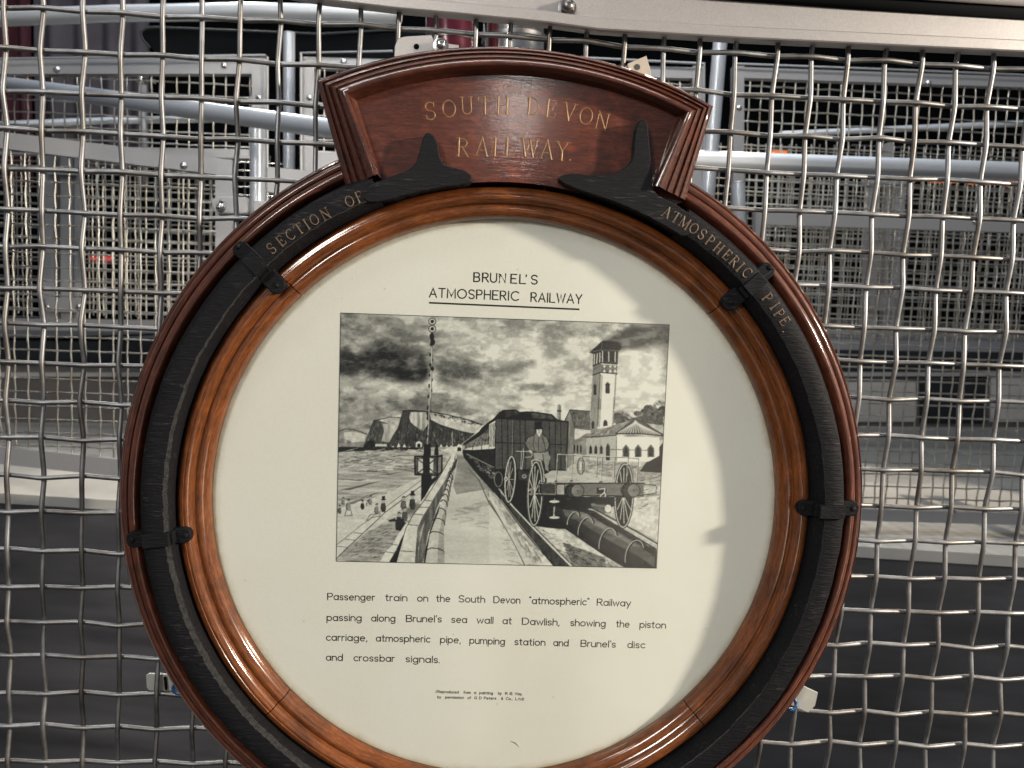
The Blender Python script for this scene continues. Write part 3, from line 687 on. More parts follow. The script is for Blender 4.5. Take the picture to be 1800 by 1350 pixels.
# ---- the printed picture: a grey wash drawing, painted here as printed colour on a flat sheet
PX0, PX1, PZ0, PZ1 = -0.1432, 0.1468, -0.0557, 0.1664       # sheet rectangle on the card
CW, CH = 1180, 904
cv = np.full((CH, CW), 0.62)
def toc(px, py):
    q = at(px, py, YC); return ((q.x - PX0) / (PX1 - PX0) * CW, (PZ1 - q.z) / (PZ1 - PZ0) * CH)
def fb(sx, sy, octs=4, seed=0, rough=0.55):
    r = np.random.default_rng(seed); out = np.zeros((CH, CW)); amp = 1; tot = 0
    for o in range(octs):
        nx = max(2, int(CW / sx * 2**o) + 2); ny = max(2, int(CH / sy * 2**o) + 2)
        g = r.random((ny, nx)); X = np.linspace(0, nx - 1.001, CW); Yv = np.linspace(0, ny - 1.001, CH)
        xi = X.astype(int); yi = Yv.astype(int); fx = X - xi; fy = (Yv - yi)[:, None]; fx = fx * fx * (3 - 2 * fx); fy = fy * fy * (3 - 2 * fy)
        a = g[yi][:, xi]; b_ = g[yi][:, xi + 1]; c = g[yi + 1][:, xi]; d = g[yi + 1][:, xi + 1]
        out += amp * ((a * (1 - fx) + b_ * fx) * (1 - fy) + (c * (1 - fx) + d * fx) * fy); tot += amp; amp *= rough
    return out / tot
N1 = fb(150, 70, 5, 1); N2 = fb(14, 14, 3, 2); N3 = fb(60, 16, 4, 3); NV = fb(9, 60, 3, 4); NH = fb(70, 6, 3, 5)
YY, XX = np.mgrid[0:CH, 0:CW]
def mask(pts, conv=True):
    P = [toc(*p) for p in pts] if conv else pts
    xs = [p[0] for p in P]; ys = [p[1] for p in P]
    x0, x1 = max(0, int(min(xs)) - 1), min(CW, int(max(xs)) + 2); y0, y1 = max(0, int(min(ys)) - 1), min(CH, int(max(ys)) + 2)
    if x1 <= x0 or y1 <= y0: return None
    gx, gy = XX[y0:y1, x0:x1] + 0.5, YY[y0:y1, x0:x1] + 0.5; m_ = np.zeros(gx.shape, bool)
    n = len(P)
    for i in range(n):
        ax, ay = P[i]; bx, by = P[(i + 1) % n]
        if ay == by: continue
        c = ((ay > gy) != (by > gy)) & (gx < (bx - ax) * (gy - ay) / (by - ay) + ax); m_ ^= c
    return (slice(y0, y1), slice(x0, x1)), m_
def poly(pts, val, amp=0.0, nz=None, alpha=1.0, grad=None, conv=True):
    r_ = mask(pts, conv)
    if r_ is None: return
    sl, m_ = r_
    v = np.full(m_.shape, float(val))
    if grad is not None: v = val + (grad - val) * (XX[sl] - XX[sl].min()) / max(1, np.ptp(XX[sl]))
    if amp: v = v + ((N2 if nz is None else nz)[sl] - 0.5) * 2 * amp
    cv[sl] = np.where(m_, cv[sl] * (1 - alpha) + v * alpha, cv[sl])
def soft(pts, val, alpha, blur):
    """a soft wash: polygon with feathered edge broken up by noise"""
    r_ = mask(pts)
    if r_ is None: return
    full = np.zeros((CH, CW)); full[r_[0]] = r_[1]
    k = max(1, int(blur))
    for _ in range(2):
        for axis in (0, 1):
            c = np.cumsum(np.pad(full, [(k + 1, k) if a == axis else (0, 0) for a in (0, 1)], mode='edge'), axis=axis)
            full = (c[2 * k + 1:] - c[:-2 * k - 1] if axis == 0 else c[:, 2 * k + 1:] - c[:, :-2 * k - 1]) / (2 * k + 1)
    a = np.clip(full * (0.45 + 1.1 * N1) * alpha * 1.05, 0, 1)
    cv[:] = cv * (1 - a) + val * a
def line(pts, w, val, alpha=1.0, wob=0.0, conv=True):
    P = [Vector((*toc(*p), 0)) if conv else Vector((*p, 0)) for p in pts]
    w = w * 2.03 / 2
    for i in range(len(P) - 1):
        a, b_ = P[i], P[i + 1]; d = b_ - a
        if d.length < 0.01: continue
        n = Vector((-d.y, d.x, 0)).normalized()
        w0 = w * random.uniform(1 - wob, 1 + wob); w1 = w * random.uniform(1 - wob, 1 + wob); e = d.normalized() * w * 0.3
        poly([tuple((a + n * w0 - e)[:2]), tuple((b_ + n * w1 + e)[:2]), tuple((b_ - n * w1 + e)[:2]), tuple((a - n * w0 - e)[:2])], val, alpha=alpha, conv=False)
def ell(cx, cy, rx, ry, val, a0=0, a1=360, w=None, amp=0, tilt=0, grad=None, alpha=1.0):
    ct, st = math.cos(R(tilt)), math.sin(R(tilt))
    pts = [(cx + rx * math.cos(R(a0 + (a1 - a0) * i / 28)) * ct - ry * math.sin(R(a0 + (a1 - a0) * i / 28)) * st, cy + rx * math.cos(R(a0 + (a1 - a0) * i / 28)) * st + ry * math.sin(R(a0 + (a1 - a0) * i / 28)) * ct) for i in range(29)]
    if w: line(pts, w, val, alpha)
    else: poly(pts, val, amp, grad=grad, alpha=alpha)
def dabs(pts, n, ln, w, v0, v1, ang, alpha=0.7):
    """short brush marks inside a region"""
    xs = [p[0] for p in pts]; ys = [p[1] for p in pts]; k = 0; it = 0
    def inside(x, y):
        c = False
        for i in range(len(pts)):
            ax, ay = pts[i - 1]; bx, by = pts[i]
            if (ay > y) != (by > y) and x < (bx - ax) * (y - ay) / (by - ay) + ax: c = not c
        return c
    while k < n and it < n * 6:
        it += 1; x = random.uniform(min(xs), max(xs)); y = random.uniform(min(ys), max(ys))
        if not inside(x, y): continue
        k += 1; a = R(ang + random.uniform(-14, 14)); l = ln * random.uniform(.4, 1.3)
        line([(x, y), (x + math.cos(a) * l * .5, y + math.sin(a) * l * .5 + random.uniform(-.4, .4)), (x + math.cos(a) * l, y + math.sin(a) * l)], w * random.uniform(.5, 1.2), random.uniform(v0, v1), alpha, 0.3)
def a_(u, v): return (580 + u / 4.5, 700 + v / 4.5)
def b__(u, v): return (860 + u / 4.356, 700 + v / 4.356)
def c_(u, v): return (580 + u / 4.822, 440 + v / 4.822)
def d_(u, v): return (880 + u / 4.822, 440 + v / 4.822)
def A(*p): return [a_(*q) for q in p]
def B(*p): return [b__(*q) for q in p]
def C_(*p): return [c_(*q) for q in p]
def D(*p): return [d_(*q) for q in p]
# sky
N6 = fb(90, 42, 6, 8, 0.6)
cv[:] = 0.66 + (N1 - 0.5) * 0.30 + (N3 - 0.5) * 0.10 + 0.16 * np.tanh((N6 - 0.5) * 16)
cv += np.clip((XX / CW - 0.25) * 0.12, -0.03, 0.10)
for pts, v, al, bl in (
    (C_((60, 840), (380, 790), (560, 800), (780, 850), (850, 1000), (820, 1110), (560, 1120), (330, 1040), (60, 1060)), 0.16, 0.95, 16),
    (C_((420, 860), (600, 830), (760, 960), (640, 1060), (460, 1010)), 0.10, 0.5, 14),
    (C_((60, 520), (360, 530), (820, 600), (780, 800), (560, 780), (430, 690), (330, 700), (200, 760), (60, 720)), 0.40, 0.5, 22),
    (C_((900, 560), (1540, 620), (1540, 760), (1200, 720), (930, 740)), 0.50, 0.4, 22),
    (C_((140, 760), (220, 780), (270, 860), (200, 880)), 0.78, 0.8, 6),
    (C_((100, 1080), (300, 1080), (520, 1120), (700, 1160), (680, 1230), (420, 1200), (200, 1160)), 0.82, 0.85, 10),
    (C_((640, 930), (740, 900), (760, 960), (660, 1000)), 0.66, 0.7, 9),
    (C_((890, 950), (1250, 960), (1290, 1100), (1100, 1170), (930, 1140)), 0.30, 0.75, 16),
    (C_((920, 660), (1300, 640), (1500, 800), (1480, 950), (1200, 900), (960, 880)), 0.86, 0.6, 26),
    (C_((1000, 1160), (1500, 1060), (1540, 1350), (1100, 1350)), 0.84, 0.6, 22),
    (C_((60, 1240), (500, 1230), (820, 1260), (820, 1350), (60, 1350)), 0.36, 0.6, 14),
    (D((0, 700), (330, 680), (420, 900), (200, 1100), (0, 1190)), 0.84, 0.55, 28),
    (D((0, 1000), (150, 960), (300, 930), (290, 970), (130, 1040), (0, 1090)), 0.42, 0.65, 7),
    (D((400, 720), (700, 640), (760, 760), (700, 1250), (420, 1300)), 0.70, 0.5, 28),
    (D((980, 850), (1180, 800), (1340, 840), (1400, 1240), (1000, 1330)), 0.86, 0.85, 18),
    (D((830, 760), (1000, 700), (1100, 640), (1440, 640), (1420, 800), (1200, 820), (1010, 860), (900, 800)), 0.27, 0.98, 8),
    (D((1180, 640), (1436, 640), (1430, 720), (1250, 740)), 0.42, 0.5, 8),
    (A((75, 100), (560, 90), (560, 140), (330, 180), (200, 240), (75, 260)), 0.66, 0.7, 9)): soft(pts, v, al, bl)
rgn = C_((80, 540), (1540, 600), (1540, 1340), (80, 1340))
dabs(rgn, 420, 13, 3.0, 0.40, 0.86, -12, 0.10)
dabs(C_((80, 860), (820, 860), (820, 1110), (80, 1060)), 200, 9, 2.6, 0.08, 0.45, -10, 0.16)
# smudge the drawn dabs slightly
def blur(k=1):
    global cv
    for _ in range(k): cv = (cv + np.roll(cv, 1, 0) + np.roll(cv, -1, 0) + np.roll(cv, 1, 1) + np.roll(cv, -1, 1)) / 5
blur(4)
cv += 0.07 * np.tanh((fb(40, 22, 5, 9, 0.6) - 0.52) * 18)
blur(1)
cv += (N2 - 0.5) * 0.05
# cliffs
poly(A((70, 270), (110, 242), (180, 245), (295, 280), (300, 390), (70, 390)), 0.50, 0.22, N2)
poly(A((110, 270), (180, 262), (290, 290), (270, 340), (180, 350), (120, 320)), 0.78, 0.14, N2, 0.85)
poly(A((300, 290), (345, 175), (400, 168), (480, 200), (560, 210), (560, 385), (262, 385)), 0.26, 0.14, NV)
poly(A((390, 175), (440, 145), (555, 150), (600, 210), (545, 225), (470, 205)), 0.70, 0.22, N2)
poly(A((415, 200), (480, 205), (545, 225), (500, 290), (470, 350), (410, 340), (430, 260)), 0.72, 0.3, NV, 0.8)
poly(A((455, 380), (540, 230), (575, 100), (640, 95), (760, 105), (900, 120), (1200, 210), (1160, 270), (1080, 330), (1000, 390), (870, 395)), 0.20, 0.10, NV)
poly(A((640, 110), (760, 110), (780, 200), (740, 260), (700, 240), (640, 190), (628, 150)), 0.70, 0.34, NV, 0.9)
poly(A((790, 112), (900, 128), (1040, 160), (1195, 212), (1160, 280), (1050, 262), (960, 235), (880, 210), (800, 170)), 0.78, 0.20, N2, 0.95)
dabs(A((800, 180), (1120, 290), (1080, 330), (960, 370), (800, 360)), 90, 6, 1.6, 0.10, 0.55, 80)
dabs(A((470, 380), (540, 250), (620, 180), (760, 260), (760, 380)), 120, 6, 1.4, 0.10, 0.5, 95)
dabs(A((290, 370), (350, 180), (420, 190), (400, 370)), 70, 6, 1.4, 0.12, 0.5, 110)
dabs(A((800, 105), (1200, 200), (1180, 220), (800, 130)), 60, 4, 2.0, 0.10, 0.35, 20)
line(A((575, 100), (640, 95), (760, 105), (900, 125), (1040, 158), (1130, 180), (1200, 212)), 1.6, 0.12)
line(A((345, 175), (400, 168), (470, 150), (560, 155)), 1.3, 0.16)
line(A((75, 262), (120, 242), (190, 248), (295, 282)), 1.2, 0.18)
poly(A((300, 340), (350, 330), (360, 385), (262, 388)), 0.10, 0.08)
poly(A((360, 362), (450, 362), (450, 380), (360, 380)), 0.80, 0.1)
for x, h in ((500, 16), (545, 40), (590, 34), (630, 12), (880, 30), (925, 22), (960, 20)): poly(A((x - 16, 392), (x, 392 - h), (x + 16, 392)), 0.86)
poly(A((680, 395), (680, 350), (705, 338), (728, 352), (728, 395)), 0.85); poly(A((692, 395), (692, 365), (705, 355), (718, 365), (718, 395)), 0.08)
# sea and beach
poly(A((60, 390), (1000, 385), (950, 420), (700, 810), (40, 1280)), 0.66, 0.22, NH)
poly(A((66, 385), (740, 388), (740, 405), (66, 425)), 0.10, 0.06, NH)
for i in range(7): y = 408 + i * 24; dabs(A((66, y), (700, y - 6), (700, y + 20), (66, y + 24)), 34 - 2 * i, 22, 1.1 + .2 * i, 0.16 + .03 * i, 0.9, -1, 0.75)
for p in (((60, 640), (300, 640), (240, 655)), ((70, 725), (200, 700), (300, 672), (430, 652), (300, 685), (160, 725)), ((130, 830), (230, 800), (300, 765), (400, 740), (280, 790), (190, 835)), ((300, 615), (450, 600), (590, 578), (470, 605)), ((180, 575), (380, 572), (370, 582))):
    poly(A(*p), 0.34, 0.15, NH)
poly(A((50, 930), (100, 860), (430, 760), (720, 620), (720, 800), (520, 900), (40, 1290)), 0.80, 0.05, N2, 0.85)
dabs(A((60, 780), (700, 640), (700, 760), (60, 1100)), 70, 18, 1.2, 0.62, 0.92, -22, 0.5)
# promenade kerb on the beach
poly(A((40, 1170), (240, 1010), (720, 660), (725, 690), (440, 900), (130, 1190), (50, 1270)), 0.80, 0.06)
line(A((40, 1170), (240, 1010), (720, 650)), 0.9, 0.35); line(A((50, 1270), (135, 1185), (260, 1070), (440, 900), (725, 690)), 1.4, 0.22)
for p in (((50, 1168), (140, 1178)), ((120, 1112), (198, 1122)), ((190, 1060), (268, 1070))): line(A(*p), 1.0, 0.25)
poly(A((45, 1275), (135, 1190), (300, 1050), (520, 960), (600, 960), (560, 1060), (400, 1290)), 0.58, 0.20, NH)
dabs(A((60, 1270), (300, 1060), (560, 950), (560, 1080), (400, 1285)), 210, 9, 1.2, 0.15, 0.75, -22)
# stepped inner kerb
poly(A((395, 1290), (440, 1215), (500, 1150), (560, 1040), (615, 980), (640, 1000), (570, 1110), (520, 1200), (470, 1295)), 0.84, 0.06)
for p in (((440, 1212), (510, 1222)), ((490, 1155), (540, 1160))): line(A(*p), 1.0, 0.2)
poly(A((470, 1295), (530, 1195), (560, 1120), (620, 1010), (560, 1180), (530, 1295)), 0.12, 0.05)
# sea wall
poly(A((527, 1296), (560, 1180), (600, 1030), (660, 920), (760, 790), (880, 600), (960, 450), (940, 425), (870, 415), (985, 425), (1000, 480), (930, 600), (840, 760), (730, 940), (690, 1040), (672, 1298)), 0.80, 0.10)
poly(A((672, 1298), (695, 1020), (735, 940), (840, 760), (930, 620), (985, 500), (1012, 470), (1000, 540), (960, 600), (930, 690), (850, 860), (780, 1060), (735, 1298)), 0.34, 0.18, NV)
poly(A((700, 1298), (712, 1060), (755, 960), (700, 1180)), 0.65, 0.1)
poly(A((745, 1298), (755, 1200), (790, 1060), (830, 940), (870, 840), (860, 900), (800, 1120), (770, 1298)), 0.07)
for p in (((560, 1205), (668, 1212)), ((618, 998), (700, 1004)), ((668, 915), (738, 922)), ((705, 860), (780, 862)), ((755, 806), (815, 812))): line(A(*p), 1.1, 0.18)
line(A((527, 1296), (560, 1180), (600, 1030), (660, 920), (760, 790), (880, 600), (955, 460)), 1.1, 0.15)
# round-topped coping
poly(A((755, 1300), (790, 1080), (835, 960), (880, 850), (930, 660), (960, 590), (980, 600), (958, 700), (925, 870), (905, 960), (900, 1080), (908, 1300)), 0.74, 0.08)
poly(A((850, 1300), (860, 1080), (890, 930), (940, 740), (970, 610), (980, 600), (958, 720), (925, 880), (905, 1000), (900, 1100), (908, 1300)), 0.50, 0.10, None, 0.7)
for x0, x1, y in ((765, 908, 1200), (785, 905, 1070), (815, 908, 965), (850, 918, 885), (876, 930, 820), (893, 938, 775), (906, 944, 735), (917, 952, 700), (928, 958, 665), (938, 966, 635), (946, 973, 612)):
    line(A((x0, y), (x0 + (x1 - x0) * .25, y - 18), (x0 + (x1 - x0) * .6, y - 14), (x1 - 4, y + 6), (x1, y + 36)), 1.5, 0.08)
dabs(A((930, 600), (990, 450), (1010, 470), (970, 590)), 40, 4, 1.4, 0.04, 0.3, 100)
# path
poly(A((908, 1302), (900, 1080), (925, 900), (955, 740), (985, 600), (1012, 480), (1000, 440), (1040, 440), (1120, 540), (1200, 680), (1350, 960), (1700, 1310)), 0.76, 0.12, N1)
poly(A((1000, 440), (1050, 450), (1150, 580), (1230, 720), (1000, 760), (975, 690), (1012, 500)), 0.50, 0.16, N3, 0.85)
dabs(A((930, 880), (1250, 800), (1350, 960), (1300, 1040), (930, 980)), 60, 22, 3.2, 0.45, 0.7, 0, 0.4)
poly(B((0, 700), (60, 780), (280, 1280), (0, 1280)), 0.80, 0.08, N1)
line(A((1100, 560), (1180, 650), (1260, 830), (1330, 930), (1360, 980)), 1.5, 0.30, wob=.4)
line(B((0, 780), (70, 900), (150, 1040), (215, 1160), (270, 1275)), 1.6, 0.32, wob=.4)
dabs(B((0, 640), (60, 700), (200, 930), (400, 1200), (330, 1280), (190, 1040), (100, 880), (0, 740)), 130, 11, 3.0, 0.38, 0.78, 60, 0.6)
dabs(B((60, 900), (150, 1050), (260, 1270), (120, 1270), (80, 1100)), 40, 10, 2.6, 0.5, 0.75, 10, 0.5)
# ground under the train
poly(B((0, 600), (130, 780), (330, 1000), (640, 1290), (1275, 1310), (1300, 1090), (1335, 480), (1330, 320), (600, 300), (580, 560), (0, 560)), 0.70, 0.16, N2)
poly(B((20, 600), (300, 620), (760, 780), (700, 1000), (560, 1000), (390, 985), (300, 960), (130, 760)), 0.06, 0.06)
poly(B((380, 980), (560, 1010), (680, 1080), (880, 1200), (860, 1260), (560, 1180), (430, 1060)), 0.80, 0.22, N2)
dabs(B((380, 990), (900, 1240), (1000, 1290), (640, 1290), (430, 1070)), 150, 9, 2.0, 0.10, 0.9, 20)
poly(B((560, 1100), (880, 1215), (900, 1300), (640, 1290)), 0.16, 0.14, N2, 0.55)
# rails
poly(B((0, 620), (60, 690), (160, 800), (330, 985), (480, 1140), (640, 1290), (500, 1288), (400, 1180), (270, 1030), (120, 830), (0, 660)), 0.22, 0.14, NV)
line(B((0, 640), (110, 790), (250, 980), (385, 1150), (500, 1288)), 2.4, 0.04)
line(B((160, 805), (330, 985), (480, 1140), (630, 1288)), 2.2, 0.85); line(B((180, 810), (345, 985), (500, 1140), (650, 1288)), 1.3, 0.08)
line(B((0, 655), (100, 790), (250, 985), (400, 1170)), 1.0, 0.7)
line(B((770, 830), (960, 930), (1130, 1020), (1285, 1112)), 2.2, 0.08); line(B((760, 845), (960, 950), (1130, 1040), (1280, 1125)), 1.6, 0.80)
poly(B((720, 840), (800, 860), (1010, 990), (1280, 1150), (1280, 1200), (1000, 1060), (800, 940)), 0.18, 0.1, N2)
dabs(B((780, 890), (850, 930), (1270, 1160), (1275, 1190), (980, 1050)), 60, 5, 2.0, 0.45, 0.9, 28)
poly(B((1110, 700), (1320, 660), (1300, 1090), (1000, 940), (1100, 900)), 0.80, 0.14, N2)
dabs(B((1110, 640), (1320, 560), (1310, 760), (1120, 860)), 110, 11, 2.0, 0.30, 0.75, -10)
# atmospheric pipe
poly(B((440, 830), (520, 790), (760, 850), (1000, 1000), (1280, 1170), (1275, 1310), (1110, 1310), (850, 1170), (620, 1020), (430, 900)), 0.15, 0.06)
poly(B((560, 850), (720, 870), (960, 1020), (1270, 1210), (1260, 1290), (1160, 1220), (900, 1080), (700, 950), (580, 900)), 0.36, 0.12, N3, 0.8)
poly(B((620, 860), (740, 880), (980, 1020), (1180, 1140), (1100, 1130), (900, 1020), (720, 920)), 0.62, 0.15, N3, 0.45)
poly(B((480, 930), (640, 1040), (860, 1190), (1060, 1310), (1130, 1310), (860, 1140), (650, 990), (470, 880)), 0.05)
for (x, y, r) in ((640, 935, 74), (735, 1000, 100), (905, 1100, 118), (1110, 1200, 128)):
    t = B(*[(x + r * .98 * math.cos(R(k)) * 0.55 + 20 * math.sin(R(k)), y - r * math.sin(R(k)) * 0.9) for k in range(30, 215, 12)])
    line([(p[0] + 2.2, p[1] + 0.4) for p in t], 2.4, 0.05); line(t, 1.5, 0.72)
# embankment, houses
poly(B((700, 560), (740, 470), (980, 490), (1320, 560), (1315, 620), (1100, 640), (720, 600)), 0.58, 0.2, N2)
dabs(B((720, 480), (1320, 540), (1310, 620), (1120, 640), (740, 560)), 130, 7, 1.8, 0.25, 0.85, -8)
poly(B((1150, 560), (1200, 490), (1260, 420), (1330, 340), (1320, 570)), 0.10, 0.08)
for k in range(34):
    x = random.uniform(960, 1330); y = random.uniform(120, 200) - (x - 960) * 0.33 * random.uniform(0.2, 1.0)
    ell(*b__(x, y + 30), random.uniform(5, 9), random.uniform(4, 8), random.uniform(0.13, 0.38), amp=0.10)
poly(B((960, 190), (1330, 90), (1330, 250), (1100, 200)), 0.24, 0.12)
dabs(B((965, 200), (1010, 90), (1090, 150), (1200, 60), (1335, 0), (1335, 240), (1180, 190)), 230, 4, 2.0, 0.08, 0.52, 40)
poly(B((1200, 190), (1330, 210), (1330, 270), (1270, 240)), 0.66, 0.12)
# gabled house
poly(B((575, 170), (615, 95), (660, 220), (645, 500), (590, 540), (590, 300)), 0.46, 0.12, NV)
poly(B((615, 88), (770, 100), (775, 235), (655, 225)), 0.34, 0.14); dabs(B((625, 95), (765, 105), (770, 225), (660, 215)), 90, 5, 1.0, 0.12, 0.6, 88)
poly(B((655, 235), (775, 245), (775, 330), (650, 310)), 0.80, 0.1)
line(B((575, 175), (617, 88), (770, 100)), 1.2, 0.1); line(B((617, 90), (655, 228), (775, 240)), 1.0, 0.15)
# tower
poly(B((778, -10), (845, -10), (828, 230), (770, 240)), 0.52, 0.08, NV); poly(B((845, -10), (962, -10), (948, 205), (828, 232)), 0.88, 0.05)
poly(D((785, 880), (855, 860), (835, 1350), (765, 1350)), 0.50, 0.07, NV); poly(D((855, 860), (992, 860), (965, 1350), (835, 1350)), 0.88, 0.04)
poly(D((785, 860), (850, 850), (850, 960), (780, 990)), 0.18, 0.06); poly(D((850, 850), (995, 855), (990, 960), (848, 955)), 0.20, 0.06)
for x0, x1, y0, y1 in ((872, 905, 865, 935), (925, 958, 868, 940)): poly(D((x0, y0), (x1, y0), (x1, y1), (x0, y1)), 0.10)
for p in (((862, 855), (862, 950)), ((915, 860), (915, 945)), ((970, 862), (968, 950)), ((818, 875), (812, 965)), ((840, 870), (838, 955)), ((795, 880), (790, 970))): line(D(*p), 1.5, 0.85)
line(D((780, 985), (848, 955), (990, 965)), 2.2, 0.15); line(D((778, 1060), (845, 1035), (988, 1048)), 2.2, 0.14)
poly(D((780, 995), (848, 968), (988, 975), (985, 1040), (846, 1030), (778, 1055)), 0.40, 0.08)
for x in (865, 915, 955): poly(D((x, 978), (x + 26, 978), (x + 13, 1000)), 0.9); poly(D((x, 1034), (x + 26, 1034), (x + 13, 1008)), 0.9)
poly(D((750, 868), (862, 768), (990, 775), (1028, 820), (1000, 858), (850, 850), (790, 882)), 0.11, 0.05); line(D((862, 768), (850, 850)), 1, 0.35); line(D((760, 865), (850, 845), (1010, 850)), 1.0, 0.45)
for k in range(36):
    y = 1060 + k * 17.3 if k < 17 else None
    if y: 
        ell(*d_(843 - (y - 1060) * .05, y), 1.5, 1.2, 0.28); ell(*d_(858 - (y - 1060) * .05, y + 8), 1.3, 1.1, 0.36); ell(*d_(975 - (y - 1060) * .05, y), 1.5, 1.2, 0.30)
for k in range(14): y = k * 16; ell(*b__(838 - y * .04, y), 1.6, 1.3, 0.25); ell(*b__(852 - y * .05, y + 8), 1.4, 1.1, 0.4); ell(*b__(955 - y * .05, y), 1.6, 1.3, 0.32)
for cx, cy, w, h in ((905, 1168, 18, 46), (798, 1180, 12, 46)):
    poly(D((cx - w, cy + h), (cx - w, cy - h * .6), (cx, cy - h), (cx + w, cy - h * .6), (cx + w, cy + h)), 0.12)
    line(D((cx - w - 4, cy - h * .6), (cx, cy - h - 5), (cx + w + 4, cy - h * .6)), 1.1, 0.3)
poly(B((872, 215), (872, 180), (888, 163), (904, 180), (904, 210)), 0.10); poly(B((782, 235), (782, 190), (793, 170), (804, 190), (802, 232)), 0.12)
# pumping station roofs and walls
poly(B((625, 345), (740, 270), (770, 270), (1000, 190), (1115, 155), (1000, 265), (970, 285), (745, 305), (740, 345)), 0.46, 0.12, N2)
dabs(B((640, 335), (780, 275), (1010, 195), (1105, 165), (1000, 255), (960, 280), (740, 295)), 170, 6, 1.1, 0.22, 0.75, -35)
poly(B((965, 272), (1118, 155), (1330, 278), (1325, 292), (1140, 270)), 0.30, 0.08)
for k in range(15): line([b__(1117 + (k - 7) * 1.5, 168 + abs(k - 7) * 3), b__(985 + k * 23, 266 + (4 if k > 9 else 0) + k * .6)], 1.4, 0.80 if k % 1 == 0 else 0.3)
line(B((965, 274), (1140, 270), (1330, 288)), 1.8, 0.08); line(B((740, 300), (970, 284)), 1.6, 0.1); line(B((965, 270), (1117, 155), (1330, 278)), 1.4, 0.15)
poly(B((745, 308), (970, 292), (972, 480), (745, 450)), 0.66, 0.07, NV); poly(B((970, 292), (1300, 300), (1300, 440), (1220, 485), (972, 485)), 0.90, 0.03)
poly(B((630, 350), (742, 330), (742, 450), (640, 420)), 0.50, 0.1)
for x in (650, 675, 700): poly(B((x - 6, 420), (x - 6, 365), (x, 352), (x + 6, 365), (x + 6, 420)), 0.10)
for x in (775, 815, 856): poly(B((x - 11, 425), (x - 11, 380), (x, 355), (x + 11, 380), (x + 11, 425)), 0.12)
poly(B((892, 475), (892, 370), (907, 345), (922, 370), (922, 475)), 0.10)
for x in (1045, 1138, 1235):
    poly(B((x - 26, 450), (x - 26, 385), (x, 352), (x + 26, 385), (x + 26, 450)), 0.32); poly(B((x - 15, 448), (x - 15, 392), (x, 370), (x + 15, 392), (x + 15, 448)), 0.07)
line(B((925, 392), (1020, 394)), 1.2, 0.3); line(B((1070, 396), (1112, 396)), 1.2, 0.3); line(B((1162, 398), (1210, 398)), 1.2, 0.3)
line(B((972, 295), (972, 480)), 1.6, 0.4)
# far train: coaches running away to the left
poly(A((1055, 360), (1180, 262), (1320, 150), (1350, 140), (1350, 720), (1300, 700), (1180, 580), (1080, 470), (1048, 430)), 0.12, 0.05)
poly(A((1048, 430), (1320, 700), (1350, 740), (1350, 800), (1180, 620), (1060, 470)), 0.10, 0.06)
poly(A((1055, 375), (1120, 340), (1200, 290), (1308, 195), (1300, 398), (1200, 405), (1130, 410), (1055, 408)), 0.80, 0.05)
for k in range(26):
    t = k / 25; x = 1065 + t**1.25 * 235; y0 = 372 - t**1.1 * 165; y1 = 402 - t * 45
    line([a_(x, y0), a_(x, y1)], 0.8 + t * 1.1, 0.10)
line(A((1060, 362), (1180, 268), (1345, 148)), 1.8, 0.06); line(A((1055, 412), (1200, 412), (1320, 405)), 1.4, 0.08)
for x, s in ((1130, 5), (1200, 8), (1260, 11)): line([a_(x, 300), a_(x, 560)], 1.0, 0.06)
dabs(A((1080, 440), (1300, 540), (1300, 640), (1180, 560)), 60, 6, 1.1, 0.3, 0.85, 40)
line(A((1080, 440), (1200, 500), (1345, 570)), 1.3, 0.6)
poly(A((985, 400), (1018, 362), (1048, 375), (1050, 420), (985, 420)), 0.86); poly(A((1008, 418), (1008, 392), (1025, 385), (1040, 395), (1040, 418)), 0.1)
line(A((968, 262), (970, 400)), 1.0, 0.72)
poly(A((940, 390), (1000, 380), (985, 420), (880, 415)), 0.85, 0.1)
line(A((880, 412), (960, 428), (985, 460), (960, 540)), 1.6, 0.85)
poly(A((1180, 260), (1200, 235), (1245, 195), (1290, 165), (1350, 100), (1350, 160), (1200, 262)), 0.10, 0.04)
# end coach
poly(B((0, 190), (50, 150), (100, 90), (200, 86), (235, 105), (290, 100), (360, 104), (480, 122), (520, 160), (600, 180), (600, 320), (0, 320)), 0.10, 0.05)
poly(B((120, 100), (200, 95), (230, 120), (120, 150)), 0.22, 0.1); poly(B((320, 112), (470, 130), (500, 160), (330, 150)), 0.26, 0.12)
poly(B((48, 155), (603, 180), (588, 555), (60, 570), (40, 560)), 0.27, 0.05, NV)
for x in (95, 140, 185, 235, 275, 460, 505, 548): line(B((x, 160 + (x - 50) * .045), (x * .985 + 8, 555)), 1.3, 0.06)
line(B((182, 165), (176, 430)), 1.0, 0.5)
line(B((48, 154), (603, 180)), 2.2, 0.05); line(B((45, 338), (595, 358)), 1.6, 0.10); line(B((603, 180), (588, 555)), 2.2, 0.04); line(B((48, 155), (42, 560)), 2.0, 0.05)
poly(B((0, 200), (48, 170), (44, 380), (0, 390)), 0.85); 
for x in (8, 20, 32, 42): line([b__(x, 205 - x * .4), b__(x, 372)], 1.0, 0.08)
poly(B((518, 165), (520, 55), (535, 45), (550, 55), (548, 165)), 0.45, 0.1); line(B((525, 160), (526, 60)), 1, 0.75); line(B((518, 98), (552, 98)), 2, 0.1)
